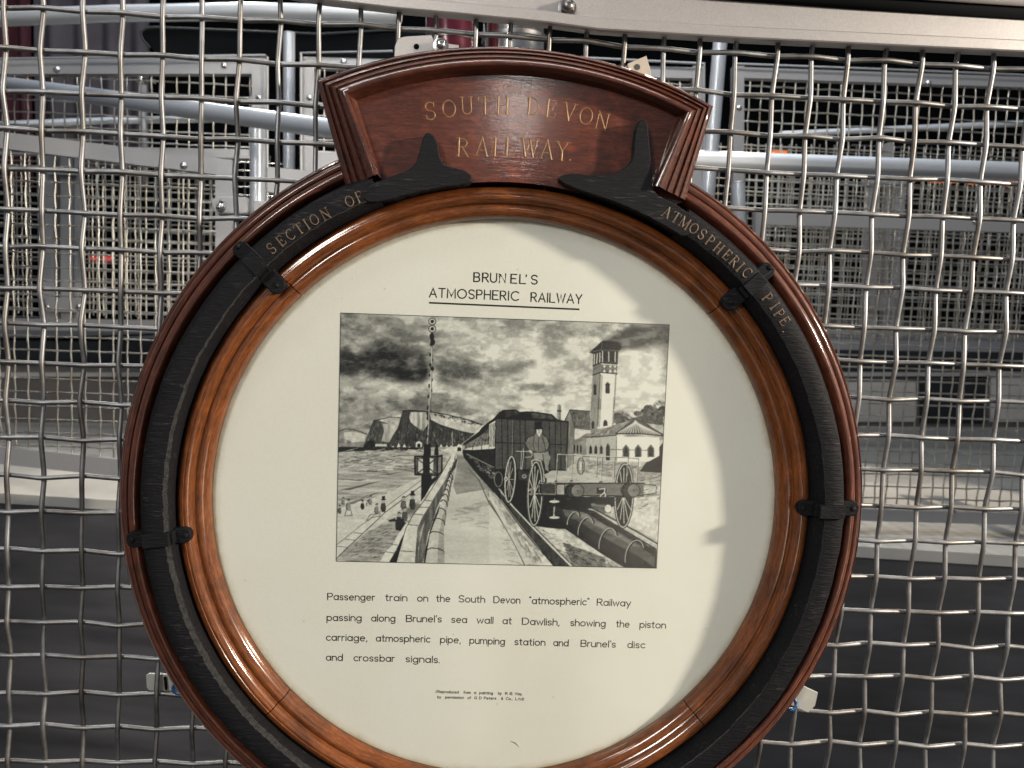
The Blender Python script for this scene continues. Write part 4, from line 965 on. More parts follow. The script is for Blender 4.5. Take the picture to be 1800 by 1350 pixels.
# rear wheels and underframe
poly(B((40, 540), (590, 545), (590, 600), (400, 640), (60, 600)), 0.07, 0.04)
ell(*b__(70, 620), 8, 14, 0.12); ell(*b__(70, 620), 7, 13, 0.55, w=1.2)
ell(*b__(160, 620), 9.4, 41, 0.16, tilt=4); ell(*b__(160, 620), 8.6, 40, 0.80, w=1.9, tilt=4); ell(*b__(168, 620), 9.6, 40, 0.08, w=1.5, tilt=4, a0=-90, a1=90)
for k in range(0, 360, 36): line([b__(150, 620), (b__(158, 620)[0] + 6.5 * math.cos(R(k)), b__(158, 620)[1] + 33 * math.sin(R(k)))], 1.0, 0.7)
ell(*b__(128, 617), 3.2, 4.2, 0.75); ell(*b__(128, 617), 1.2, 1.6, 0.2)
# piston carriage: deck, frame, wheels
poly(B((420, 580), (480, 552), (700, 560), (900, 600), (1120, 640), (1110, 655), (440, 650)), 0.72, 0.10, N3)
dabs(B((430, 590), (690, 562), (1080, 635), (500, 640)), 50, 14, 1.2, 0.45, 0.9, 8, 0.6)
poly(B((225, 545), (440, 610), (440, 660), (225, 620)), 0.20, 0.06); ell(*b__(268, 597), 4, 3.6, 0.6); ell(*b__(268, 597), 2, 1.8, 0.2)
ell(*b__(340, 730), 0.1, 0.1, 0)
def bigwheel(x, y, rx, ry, front=True):
    cx, cy = b__(x, y)
    ell(cx, cy, rx, ry, 0.12, tilt=2)
    for k in range(0, 360, 30): line([(cx - 1, cy), (cx + rx * .8 * math.cos(R(k)), cy + ry * .84 * math.sin(R(k)))], 1.4, 0.80)
    ell(cx, cy, rx * .96, ry * .98, 0.50, w=3.4, tilt=2); ell(cx, cy, rx * .90, ry * .95, 0.88, w=1.1, tilt=2); ell(cx, cy, rx, ry, 0.06, w=1.1, tilt=2)
bigwheel(1030, 745, 17.0, 58); bigwheel(700, 520, 6, 14)
poly(B((960, 660), (1110, 660), (1110, 760), (960, 760)), 0.12)
bigwheel(350, 730, 13.5, 58); ell(*b__(322, 715), 5.0, 6.5, 0.75, grad=0.3); ell(*b__(310, 718), 2.0, 2.6, 0.15)
line(B((330, 540), (325, 480), (345, 470), (395, 480), (415, 560), (420, 640)), 1.8, 0.75)
# buffer beam
poly(B((400, 655), (1180, 650), (1180, 745), (400, 740)), 0.40, 0.07, N3); line(B((385, 650), (1190, 650)), 2.0, 0.05); line(B((400, 744), (1180, 748)), 2.0, 0.05)
poly(B((515, 660), (575, 660), (575, 738), (515, 738)), 0.62, 0.08); line(B((515, 660), (575, 660), (575, 738), (515, 738), (515, 660)), 1.1, 0.1)
poly(B((400, 660), (510, 660), (510, 738), (400, 738)), 0.24, 0.05)
for p in (((378, 655), (500, 652), (505, 738), (380, 735), (378, 655)), ((1185, 660), (1270, 662), (1280, 680), (1275, 725), (1180, 735))): line(B(*p), 2.0, 0.10); line([(q[0] + .4, q[1] - .6) for q in B(*p)], 0.8, 0.75)
for x, y in ((675, 708), (1105, 705)):
    ell(*b__(x - 45, y), 13, 12.0, 0.10); ell(*b__(x - 20, y + 2), 14, 12, 0.20); ell(*b__(x, y), 11.3, 11.6, 0.50, amp=0.05, grad=0.36); ell(*b__(x, y), 11.3, 11.6, 0.08, w=1.1); ell(*b__(x, y), 1.3, 1.3, 0.2)
poly(B((822, 685), (895, 685), (895, 730), (822, 730)), 0.12)
line(B((840, 695), (885, 690), (880, 720), (850, 745), (855, 768), (880, 765), (890, 740), (880, 715)), 1.8, 0.85)
# under-gear
poly(B((440, 750), (960, 755), (950, 830), (700, 850), (560, 840), (440, 800)), 0.05, 0.05)
dabs(B((560, 760), (950, 770), (900, 840), (640, 830)), 60, 6, 1.4, 0.04, 0.35, 10)
poly(B((780, 800), (900, 815), (935, 830), (930, 878), (880, 880), (780, 830)), 0.35, 0.1); ell(*b__(908, 843), 5.8, 7, 0.88, amp=0.05); line(B((780, 815), (900, 830)), 1, 0.6)
for y in (790, 912): ell(*b__(498, y), 9, 2.3, 0.84); line([b__(498, y - 24), b__(498, y)], 1.6, 0.7)
line(B((498, 830), (492, 905)), 1.8, 0.75)
# handrails
def rail(pts, w=1.5): line([(p[0] + .6, p[1] + .5) for p in pts], w, 0.15); line(pts, w * .7, 0.82)
rail(B((520, 428), (625, 432), (1060, 452), (1135, 460)), 1.6); rail(B((590, 432), (720, 440), (960, 448)), 1.2)
for x0, y0, x1, y1 in ((522, 430, 510, 635), (636, 432, 628, 632), (862, 445, 852, 640), (1060, 452, 1046, 640), (1138, 458, 1124, 645), (592, 434, 588, 552), (710, 440, 704, 580), (822, 444, 818, 600), (958, 450, 950, 620)): rail([b__(x0, y0), b__(x1, y1)], 1.5)
for x, y in ((510, 635), (628, 632), (852, 640), (1046, 640)): ell(*b__(x, y), 3, 1.5, 0.3)
rail(B((205, 405), (320, 408), (330, 430), (320, 450), (275, 452))); rail(B((245, 405), (242, 545))); rail(B((262, 380), (262, 440), (250, 545)))
# the seated man in a top hat
poly(B((335, 420), (400, 405), (445, 405), (468, 450), (450, 520), (455, 565), (430, 575), (425, 520), (415, 480), (395, 470), (345, 470)), 0.55, 0.10, NV)
line(B((410, 430), (418, 500), (428, 560)), 1.4, 0.2); poly(B((395, 470), (425, 500), (430, 550), (412, 540)), 0.15)
poly(B((418, 555), (440, 550), (458, 568), (425, 580)), 0.08)
poly(B((345, 280), (370, 262), (405, 275), (440, 300), (460, 350), (450, 385), (432, 410), (375, 415), (335, 405), (325, 390), (300, 395), (272, 345), (295, 300)), 0.42, 0.08, N2)
line(B((345, 280), (295, 300), (272, 345), (300, 395)), 1.2, 0.05); line(B((405, 275), (440, 300), (460, 350), (450, 385), (432, 410), (375, 415), (335, 405)), 1.2, 0.05)
line(B((345, 285), (335, 345), (345, 400)), 1.0, 0.12); line(B((402, 285), (420, 340), (432, 400)), 1.0, 0.12); line(B((380, 290), (400, 330), (385, 345)), 1.0, 0.5); line(B((378, 290), (376, 400)), 0.9, 0.12)
poly(B((368, 275), (390, 275), (384, 298)), 0.85); poly(B((300, 395), (318, 398), (330, 410), (326, 425), (310, 415)), 0.75)
ell(*b__(380, 250), 5.0, 7.0, 0.80); poly(B((350, 235), (360, 235), (362, 270), (352, 255)), 0.12); line(B((372, 246), (378, 246)), .9, 0.15); line(B((386, 247), (392, 247)), .9, 0.15); line(B((376, 265), (388, 265)), .9, 0.25); line(B((382, 248), (385, 258)), .7, 0.35)
poly(B((347, 178), (403, 178), (398, 228), (352, 228)), 0.03); poly(B((338, 228), (412, 226), (408, 238), (345, 240)), 0.04)
# signal post with its platform
line(C_((872, 700), (868, 900), (862, 1100), (852, 1350)), 2.4, 0.42); line(C_((865, 830), (858, 1100), (848, 1350)), 1.1, 0.85); line(A((790, 0), (785, 200), (775, 365)), 2.6, 0.30); line(A((786, 0), (782, 200), (770, 365)), 1.1, 0.80)
for (x, y, w_, h_) in ((865, 735, 4.0, 7), (872, 780, 4.2, 6), (858, 800, 2.2, 3), (850, 885, 1.6, 3), (868, 1005, 3.2, 3.6), (852, 975, 2.0, 4), (845, 1060, 1.4, 3), (842, 1150, 1.6, 4), (835, 1240, 1.5, 3.5), (832, 1330, 1.5, 3), (872, 930, 1.0, 2), (868, 1100, 1.0, 2.5), (865, 1190, 1.0, 2.5)): ell(*c_(x, y), w_, h_, 0.07)
for (x, y) in ((775, 80), (772, 160), (768, 235), (768, 300)): ell(*a_(x, y), 1.6, 3.2, 0.08); ell(*a_(x + 26, y + 22), 0.9, 2.4, 0.1)
for y in (605, 668):
    ell(*c_(868, y), 7.0, 6.8, 0.16); ell(*c_(868, y), 5.6, 5.4, 0.74); ell(*c_(868, y), 3.0, 3.0, 0.05)
poly(A((745, 365), (800, 362), (798, 460), (740, 460)), 0.07); poly(A((835, 380), (850, 350), (858, 400), (862, 450), (825, 450), (828, 410)), 0.10)
poly(A((672, 458), (888, 450), (885, 600), (850, 610), (672, 606)), 0.30, 0.1); poly(A((700, 480), (736, 480), (736, 590), (700, 590)), 0.78); poly(A((790, 475), (820, 478), (818, 585), (790, 590)), 0.80); poly(A((852, 470), (884, 465), (880, 590), (856, 600)), 0.45)
poly(A((735, 460), (790, 460), (792, 600), (738, 600)), 0.12)
for p in (((672, 458), (852, 462), (850, 610), (674, 604), (672, 458)), ((852, 462), (888, 450), (885, 585), (850, 608))): line(A(*p), 2.6, 0.05)
line(A((690, 475), (840, 598)), 1.7, 0.06); line(A((840, 475), (690, 598)), 1.7, 0.06)
poly(A((724, 606), (806, 606), (806, 680), (760, 760), (722, 815)), 0.07, 0.03); poly(A((806, 640), (870, 600), (850, 640), (800, 690)), 0.12)
# figures on the beach
def fig(x, y, s, hat=False, skirt=False, v=0.3):
    P = lambda *q: [a_(x + u * s, y + w_ * s) for u, w_ in q]
    if skirt: poly(P((-14, 0), (14, 0), (38, 90), (-42, 92)), v + .25, 0.15); line(P((-14, 0), (-42, 92), (38, 90), (14, 0)), 1.0, 0.2)
    poly(P((-18, -40), (0, -52), (18, -40), (24, 10), (14, 40), (-16, 42), (-24, 8)), v, 0.10); ell(*a_(x, y - 62 * s), 2.6 * s * 1.4, 3.2 * s * 1.4, 0.62)
    line(P((-18, -40), (-26, 10), (-8, 22)), 1.1, 0.12)
    if hat: poly(P((-14, -108), (14, -110), (12, -76), (-12, -76)), 0.05); poly(P((-22, -80), (22, -82), (20, -72), (-20, -70)), 0.05)
    else: line(P((-12, -72), (0, -84), (14, -74)), 1.8, 0.12)
fig(150, 860, .75, skirt=True, v=.5); fig(80, 890, .55, v=.35); fig(108, 825, .5, v=.45); fig(260, 855, .6, v=.2); fig(322, 820, .6, v=.5); fig(300, 840, .4, v=.7); fig(372, 890, .7, v=.45); fig(425, 865, .85, hat=True, v=.22)
line(A((290, 965), (320, 920), (400, 905), (395, 930), (330, 945), (300, 970)), 1.2, 0.3)
fig(585, 850, .9, v=.32); fig(655, 840, 1.0, hat=True, v=.2); fig(595, 935, .9, v=.26); fig(548, 975, .9, v=.16); poly(A((490, 990), (515, 960), (520, 1040), (495, 1035)), 0.6)
poly(A((460, 965), (520, 945), (525, 975), (470, 975)), 0.15); poly(A((520, 960), (575, 950), (600, 985), (560, 1050), (520, 1040)), 0.14, .05)
# border
blur(1)
cv += (fb(5, 4, 2, 21) - 0.5) * 0.09 + (NH - 0.5) * 0.05
cv += (N2 - 0.5) * 0.03
cv = np.clip((cv - 0.48) * 1.22 + 0.5, 0.015, 0.98)
bw = 3
cv[:bw] = 0.04; cv[-bw:] = 0.04; cv[:, :bw] = 0.04; cv[:, -bw:] = 0.04
img = cv.reshape(CH // 2, 2, CW // 2, 2).mean((1, 3)); gh, gw = img.shape
X = np.linspace(PX0, PX1, gw); Z = np.linspace(PZ1, PZ0, gh)
XXg, ZZg = np.meshgrid(X, Z)
co = np.stack([XXg, np.full_like(XXg, YC - 0.00018), ZZg], -1).reshape(-1, 3)
ii = (np.arange(gh - 1)[:, None] * gw + np.arange(gw - 1)[None]).ravel()
quads = np.stack([ii, ii + 1, ii + gw + 1, ii + gw], -1)[:, ::-1]
me = bpy.data.meshes.new('printed_picture')
me.vertices.add(len(co)); me.vertices.foreach_set('co', co.ravel())
me.loops.add(quads.size); me.loops.foreach_set('vertex_index', quads.ravel())
me.polygons.add(len(quads)); me.polygons.foreach_set('loop_start', np.arange(0, quads.size, 4)); me.polygons.foreach_set('loop_total', np.full(len(quads), 4))
me.update(); me.validate()
ca = me.color_attributes.new('print', 'FLOAT_COLOR', 'POINT')
v = img.ravel(); lin = 0.006 + 0.76 * np.power(v, 1.85)
ca.data.foreach_set('color', np.stack([lin * 1.0, lin * 0.975, lin * 0.90, np.ones_like(lin)], -1).ravel().astype(np.float32))
w = NT('wash_print'); atn = w.n('ShaderNodeAttribute'); atn.attribute_name = 'print'; w.l(atn.outputs['Color'], w.b.inputs['Base Color'])
w.b.inputs['Roughness'].default_value = 0.7; w.b.inputs['Specular IOR Level'].default_value = 0.2
me.materials.append(w.m)
pic = bpy.data.objects.new('printed_picture', me); COL.objects.link(pic); pic.parent = card; 
pic['label'] = 'grey wash picture of a train beside a sea wall, cliffs and a pumping station tower'

# ================================================================== FRONT MESH
screen = thing('wire_mesh_screen', 'large crimped steel wire mesh screen standing directly behind the round frame', 'wire mesh', (0, 0.0, -0.40))
PX, PZ_, RW = 0.0329, 0.0331, 0.00215
X0w, Z0w = -0.4952 - 8 * 0.0329, 0.4768
NVW, NHW = 50, 32
rw = random.Random(5)
jx = [rw.uniform(-0.0015, 0.0015) for _ in range(NVW)]; jz = [rw.uniform(-0.0014, 0.0014) for _ in range(NHW)]
cxj = [[(rw.gauss(0, 0.0006), rw.gauss(0, 0.0006)) for _ in range(NHW)] for _ in range(NVW)]
def leanx(z): return 0.011 * (z - 0.41)
def sagz(x):
    t = min(1, max(0, (x + 0.15) / 0.38)); return -0.0072 * t * t * (3 - 2 * t)
def cross(k, j):
    z = Z0w - j * PZ_ + jz[j] + cxj[k][j][1] ; x = X0w + k * PX + jx[k] + cxj[k][j][0] + leanx(z)
    return x, z + sagz(x)
def wire_path(seq, amp_sign):
    """seq of (x, z) crossings; alternates in front and behind"""
    P = []
    for i, (x, z) in enumerate(seq):
        y = amp_sign(i) * RW * 0.98
        if i:
            xp, zp = seq[i - 1]; yp = amp_sign(i - 1) * RW * 0.98
            for t, s in ((0.16, 0.08), (0.34, 0.30), (0.66, 0.70), (0.84, 0.92)):
                P.append((xp + (x - xp) * t, yp + (y - yp) * s, zp + (z - zp) * t))
        P.append((x, y, z))
    return P
for k in range(NVW):
    seq = [cross(k, j) for j in range(1, NHW)]
    b = MB(); b.tube(wire_path(seq, lambda i: -1 if (k + i + 1) % 2 == 0 else 1), RW, 8)
    b.build('wire', M_WIRE, screen, smooth=True)
for j in range(2, NHW):
    seq = [cross(k, j) for k in range(NVW)]
    b = MB(); b.tube(wire_path(seq, lambda i: 1 if (i + j) % 2 == 0 else -1), RW, 8)
    b.build('wire', M_WIRE, screen, smooth=True)
# top rail of the screen
def P2(pts, Y): return [(at(x, y, Y).x, at(x, y, Y).z) for x, y in pts]
edge = [(440, -22), (567, 0), (700, 15.5), (800, 24), (880, 32), (905, 34), (962, 40), (1051, 52), (1300, 67), (1550, 79), (1900, 96)]
b = MB(); b.prism(P2(edge + [(1900, 40), (1500, 16), (1230, -4), (1100, -60), (440, -60)], -0.010), 0.004, -0.0105, bev=0.0008)
rail = b.build('top_rail', M_ALU2, screen)
b = MB(); b.prism(P2(edge + [(x, y - (21 if x > 620 else 14)) for x, y in reversed(edge)], -0.016), -0.0100, -0.0170, bev=0.0011)
b.build('rail_flange', M_ALU2, rail)
b = MB(); b.tube([at(1080, -40, -0.012), at(1250, -14, -0.012), at(1500, 3, -0.012), at(1900, 27, -0.012)], 0.0058, 20)
b.build('rail_tube', M_BLACK, rail, smooth=True)
b = MB(); b.tube([at(1300, -40, -0.02), at(1500, -27, -0.02), at(1900, -2, -0.02)], 0.0085, 20)
b.build('upper_conduit', M_ALU2, rail, smooth=True)
def nut(name, px, py, Y, r, parent, mat, h=None, hexa=True):
    c = at(px, py, Y); h = h or r * 0.7; b = MB()
    b.tube([c, c + Vector((0, -h * 0.25, 0)), c + Vector((0, -h * 0.3, 0))], [r * 1.28, r * 1.28, r * 1.2], 24)
    if hexa: b.tube([c + Vector((0, -h * 0.3, 0)), c + Vector((0, -h * 1.15, 0)), c + Vector((0, -h * 1.3, 0))], [r, r, r * 0.88], 6)
    prof = [(0.80, -1.2), (0.78, -1.6), (0.66, -1.95), (0.42, -2.2), (0.12, -2.3)]
    b.tube([c + Vector((0, h * q, 0)) for _, q in prof], [r * p for p, _ in prof], 20)
    return b.build(name, mat, parent, auto=35)
nut('dome_nut', 997, 15, -0.0105, 0.0062, rail, M_DARKBOLT)

# small things hung on the front mesh
tg = thing('steel_bracket', 'small steel hanging bracket with a round hole above the header of the frame', 'bracket', at(740, 90, 0))
b = MB(); b.prism(P2([(700, 68), (712, 65), (758, 62), (764, 74), (806, 80), (812, 120), (692, 130), (694, 82)], -0.006), -0.004, -0.0075, bev=0.0005); pl = b.build('plate', M_ALU2, tg)
b = MB(); c = at(732, 82, -0.0075); b.tube([c, c + Vector((0, -0.0003, 0))], 0.0024, 16); b.build('hole', M_BLACK, tg)  # black disc on the plate stands in for the shade inside a hole
nut('bolt', 775, 81, -0.0075, 0.0052, tg, M_BOLT, hexa=False)
b = MB(); b.prism(P2([(1103, 112), (1136, 98), (1143, 122), (1146, 148), (1108, 150)], -0.0055), -0.002, -0.006, bev=0.0004)
tw = thing('wooden_tag', 'pale wooden tag with a hole above the right shoulder of the frame', 'tag', at(1125, 120, 0)); b.build('tag_body', M_TAGWOOD, tw)
b = MB(); c = at(1120, 118, -0.006); b.tube([c, c + Vector((0, -0.0003, 0))], 0.0026, 14); b.build('hole', M_DARKBOLT, tw)  # dark disc on the tag, coloured for the shaded inside of a hole
tl = thing('cable_tab', 'white plastic tab on the mesh at the lower right edge of the frame', 'plastic tab', at(1415, 1225, 0))
b = MB(); b.prism(P2([(1407, 1203), (1437, 1217), (1432, 1240), (1420, 1252), (1384, 1236), (1388, 1212)], -0.004), -0.0030, -0.0050, bev=0.0003); b.build('tab', M_WHITE, tl)
b = MB(); c = at(1387, 1236, -0.010)
b.tube([c + Vector((0.0065 * math.cos(t), 0.002 * math.sin(2 * t), 0.0065 * math.sin(t))) for t in np.linspace(0, 2 * math.pi, 25)], 0.0016, 8); b.build('blue_ring', M_BLUE, tl, smooth=True)
tr = thing('cable_tab', 'white plastic tab on the mesh at the lower left edge of the frame', 'plastic tab', at(280, 1198, 0))
b = MB(); b.prism(P2([(257, 1187), (262, 1184), (306, 1186), (306, 1214), (262, 1213), (258, 1208)], 0.004), 0.006, 0.0034, bev=0.0003); b.build('tab', M_WHITE, tr)
b = MB(); c = at(314, 1210, -0.004); b.tube([c + Vector((0.0050 * math.cos(t), 0, 0.0050 * math.sin(t))) for t in np.linspace(0, 2 * math.pi, 21)], 0.0014, 8); b.build('blue_ring', M_BLUE, tr, smooth=True)
b = MB(); b.tube([at(290, 1190, 0.002), at(292, 1212, 0.002)], 0.0012, 6); b.build('tie', M_BLACK, tr)

# ================================================================== THE CAGE BEHIND
def plank(b, P0, P1, h, t, mi=0):
    P0 = Vector(P0); P1 = Vector(P1); ax = (P1 - P0); L = ax.length; ax.normalize()
    yv = Vector((0, 1, 0)); yv = (yv - ax * ax.dot(yv)).normalized(); zv = ax.cross(yv)
    M = Matrix((ax, yv, zv)).transposed().to_4x4(); M.translation = P0
    b.box((0, -t / 2, -h / 2), (L, t / 2, h / 2), M, mi)
def dist(Y): return Y - CAM.y
def m_of(px, Y): return px / FOC * dist(Y)
def panel_thing(name, label, quad, Y, rails, stiles, wires, bolts, flange=None, rmat=None, group=None, pitch=0.0331, wr=0.0023, shift=0.0):
    """quad: wire area corners TL,TR,BR,BL in measured directions; rails/stiles: (x0,y0,x1,y1,width_px)"""
    c = at(sum(p[0] for p in quad) / 4, max(p[1] for p in quad), Y)
    t = thing(name, label, 'mesh panel', c, group)
    for x0, y0, x1, y1, wpx in rails:
        b = MB(); plank(b, at(x0, y0, Y), at(x1, y1, Y), m_of(wpx, Y), 0.026); o = b.build('rail', rmat or M_ALU, t)
    for x0, y0, x1, y1, wpx in stiles:
        b = MB(); plank(b, at(x0, y0, Y - 0.0012), at(x1, y1, Y - 0.0012), m_of(wpx, Y), 0.0262); b.build('stile', rmat or M_ALU, t)
    for fl in (flange or []):
        b = MB(); b.tube([at(x, y, Y - 0.03) for x, y in fl], 0.0028, 6); b.build('edge_strip', M_ALU, t)
    for x, y in bolts:
        o = MB(); cc = at(x, y, Y - 0.013); r = 0.0075
        o.tube([cc, cc + Vector((0, -0.001, 0)), cc + Vector((0, -0.003, 0)), cc + Vector((0, -0.0055, 0)), cc + Vector((0, -0.0065, 0))], [r * 1.25, r * 1.2, r, r * 0.75, r * 0.3], 14); o.build('bolt', M_BOLT, t, smooth=True)
    if wires:
        Q = [(at(x, y, Y).x, at(x, y, Y).z) for x, y in quad]
        def span(axis, v):
            r = []
            for i in range(4):
                a = Q[i]; c2 = Q[(i + 1) % 4]
                if (a[axis] - v) * (c2[axis] - v) < 0:
                    s = (v - a[axis]) / (c2[axis] - a[axis]); r.append(a[1 - axis] + (c2[1 - axis] - a[1 - axis]) * s)
            return (min(r), max(r)) if len(r) == 2 else None
        b = MB(); xs = [q[0] for q in Q]; zs = [q[1] for q in Q]; rr = random.Random(hash(label) % 1000 if False else int(Y * 100) + len(label))
        for axis, lo, hi in ((0, min(xs), max(xs)), (1, min(zs), max(zs))):
            k0 = int(math.ceil((lo - shift) / pitch)); k1 = int(math.floor((hi - shift) / pitch))
            for k in range(k0, k1 + 1):
                v = k * pitch + shift; sp = span(axis, v)
                if not sp: continue
                v += rr.uniform(-0.0012, 0.0012)
                j0 = int(math.floor((sp[0] - shift) / pitch)); j1 = int(math.ceil((sp[1] - shift) / pitch)); pts = []
                for j in range(j0, j1 + 1):
                    u = min(max(j * pitch + shift, sp[0]), sp[1])
                    s = 1 if ((k + j) % 2 == 0) else -1
                    if axis == 1: s = -s
                    vj = v + rr.uniform(-0.0008, 0.0008)
                    pts.append((vj, Y + s * wr, u) if axis == 0 else (u, Y + s * wr, vj))
                if len(pts) > 1: b.tube(pts, wr, 5, cap=False)
        b.build('wire_weave', M_WIREFAR, t, smooth=True, kind='stuff')
    return t
GP = 'steel mesh panels of the cage behind the screen'
panel_thing('mesh_panel', 'upper left mesh panel of the cage, behind the slanting grey tube', [(-90, 128), (447, 130), (447, 268), (-90, 262)], 1.62,
            [(-110, 118, 468, 118, 26), (-110, 262, 446, 272, 15)], [(457, 106, 457, 440, 23)], True, [(100, 122), (394, 115), (455, 172)], [[(-60, 104), (466, 97), (470, 100), (470, 430)]], group=GP)
panel_thing('mesh_panel', 'mesh panel of the cage mostly hidden by the header of the frame', [(552, 120), (1216, 142), (1216, 330), (552, 330)], 1.64,
            [(534, 112, 1237, 131, 18), (552, 300, 1216, 320, 60)], [(543, 104, 543, 420, 20), (1226, 118, 1226, 400, 20)], True, [(544, 172), (604, 108)], [[(529, 400), (529, 93), (690, 90)], [(1000, 100), (1238, 112), (1238, 300)]], group=GP)
panel_thing('mesh_panel', 'upper right mesh panel of the cage, above the horizontal grey tube', [(1303, 134), (1900, 158), (1900, 380), (1303, 372)], 1.66,
            [(1287, 129, 1900, 150, 18)], [(1296, 118, 1296, 372, 19)], True, [(1299, 190), (1632, 146), (1363, 131)], [[(1290, 112), (1560, 122), (1900, 136)]], group=GP, shift=0.011)
panel_thing('mesh_panel', 'lower right mesh panel of the cage, hinged beside the right edge of the frame', [(1343, 392), (1900, 410), (1900, 905), (1343, 890)], 1.50,
            [(1326, 384, 1900, 402, 22), (1326, 898, 1900, 914, 22)], [(1335, 372, 1335, 905, 20)], True, [(1405, 379), (1714, 389), (1675, 901)], None, group=GP, shift=0.019)
panel_thing('mesh_panel', 'lower left mesh panel of the cage with a sloping grey top rail', [(-90, 240), (383, 300), (383, 830), (-90, 780)], 1.28,
            [(-90, 236, 410, 297, 27), (-90, 789, 410, 842, 30)], [(396, 285, 396, 850, 28)], True, [(323, 291)], None, group=GP, shift=0.005)
panel_thing('mesh_panel', 'far left mesh panel at the back of the cage', [(-60, 262), (500, 275), (500, 566), (-60, 556)], 2.75,
            [(-80, 568, 620, 578, 20)], [], True, [], None, group=GP, shift=0.009, wr=0.0024)
panel_thing('mesh_panel', 'far right mesh panel at the back of the cage', [(1180, 250), (1900, 262), (1900, 604), (1180, 594)], 2.85,
            [(1100, 600, 1900, 612, 18)], [], True, [], None, group=GP, shift=0.014, wr=0.0024)
panel_thing('mesh_panel', 'second layer of mesh behind the lower right panel', [(1345, 268), (1900, 300), (1900, 600), (1345, 590)], 2.15,
            [], [], True, [], None, group=GP, shift=0.004)
panel_thing('mesh_panel', 'second layer of mesh behind the lower left panel', [(-60, 285), (375, 300), (375, 560), (-60, 548)], 1.95,
            [], [], True, [], None, group=GP, shift=0.021)

def tube_thing(name, label, pts, r, cat='tube', mat=None, group=None, fit=None):
    t = thing(name, label, cat, pts[0], group)
    b = MB(); b.tube(pts, r, 24); b.build('tube_body', mat or M_TUBE, t, smooth=False, auto=40)
    e = MB(); d = (Vector(pts[-1]) - Vector(pts[-2])).normalized(); e.tube([Vector(pts[-1]) + d * 0.0005, Vector(pts[-1]) + d * 0.004], [r * 1.05, r * 0.95] if np.isscalar(r) else r[-1], 24); e.build('end_cap', M_ALU, t, auto=40)
    return t
GT = 'grey steel tubes of the cage'
tube_thing('steel_tube', 'slanting grey tube crossing the upper left of the cage', [at(-60, 138, 1.75), at(680, 240, 0.86)], 0.0195, group=GT)
tube_thing('steel_tube', 'horizontal grey tube across the right side of the cage', [at(1190, 280, 1.02), at(1796, 302, 1.00)], 0.0198, group=GT)
tube_thing('steel_tube', 'bright horizontal tube along the top left of the cage', [at(-60, 34, 1.3), at(200, 24, 1.24), at(450, 20, 1.18), at(700, 27, 1.12)], 0.0188, group=GT)
tube_thing('steel_tube', 'vertical grey tube between the two left mesh panels', [at(508, 420, 1.72), at(508, 60, 1.72)], 0.0165, group=GT)
tube_thing('steel_tube', 'short vertical grey tube beside the stile of the upper left panel', [at(452, 420, 1.35), at(452, 224, 1.35)], 0.0175, group=GT)
tube_thing('steel_tube', 'vertical grey tube right of the header of the frame', [at(1236, 440, 1.22), at(1266, 73, 1.22)], 0.0165, group=GT)
tube_thing('steel_tube', 'short vertical tube end behind the right shoulder of the frame', [at(1302, 460, 1.3), at(1298, 322, 1.3)], 0.0155, group=GT)
tube_thing('steel_tube', 'thin pale tube rising to the right behind the upper right panel', [at(1370, 236, 2.3), at(1860, 214, 2.1)], 0.0105, group=GT)
tube_thing('steel_tube', 'thin pale tube behind the upper left panel', [at(-60, 222, 2.1), at(190, 212, 2.2), at(400, 209, 2.3)], 0.0120, group=GT)
def post_thing(label, bars, plates, Y, screws=()):
    t = thing('steel_post', label, 'post', at(*bars[0][2:4], Y), 'steel posts at the back of the cage')
    for x0, y0, x1, y1, wpx in bars: b = MB(); plank(b, at(x0, y0, Y), at(x1, y1, Y), m_of(wpx, Y), 0.04); b.build('post_bar', M_ALU, t)
    for x0, y0, x1, y1, wpx in plates: b = MB(); plank(b, at(x0, y0, Y - 0.03), at(x1, y1, Y - 0.03), m_of(wpx, Y), 0.012); b.build('plate', M_ALU, t)
    for x, y in screws:
        b = MB(); cc = at(x, y, Y - 0.036); b.tube([cc, cc + Vector((0, -0.004, 0)), cc + Vector((0, -0.008, 0))], [0.009, 0.008, 0.003], 12); b.build('screw', M_BOLT, t, smooth=True)
post_thing('pair of grey posts seen through the mesh on the right', [(1534, 300, 1525, 600, 20), (1580, 300, 1566, 600, 18), (1558, 300, 1552, 600, 6)], [(1515, 316, 1592, 318, 16), (1528, 532, 1572, 534, 26)], 2.3, [(1523, 316), (1583, 316), (1543, 523)])
post_thing('pair of grey posts seen through the mesh on the left', [(90, 262, 90, 560, 18), (124, 262, 124, 560, 22), (137, 262, 137, 560, 6)], [(82, 535, 142, 537, 24), (85, 300, 140, 302, 12)], 1.9, [(84, 540), (139, 539)])
post_thing('grey bar seen through the upper right mesh', [(1562, 252, 1560, 310, 10)], [], 2.4)
t = thing('hinge_plate', 'rounded grey hinge plate with a bolt at the left edge of the frame', 'hinge', at(400, 370, 1.2), None)
b = MB(); b.prism(P2([(372, 358), (376, 349), (386, 345), (434, 347), (436, 372), (434, 376), (386, 376), (376, 372)], 1.24), 1.26, 1.235, bev=0.002); b.build('plate', M_ALU, t)
nut('bolt', 388, 365, 1.235, 0.0085, t, M_BOLT); nut('bolt', 389, 354, 1.235, 0.0045, t, M_DARKBOLT, hexa=False)
b = MB(); b.prism(P2([(446, 352), (470, 354), (470, 400), (446, 400)], 1.24), 1.27, 1.235, bev=0.002); b.build('plate', M_ALU, t)
t = thing('bolt_stud', 'short steel stud with a shiny round head behind the upper left mesh', 'bolt', at(252, 300, 2.0))
b = MB(); b.tube([at(255, 330, 2.0), at(252, 150, 2.0)], 0.010, 12); b.build('stud', M_ALU, t, smooth=True)
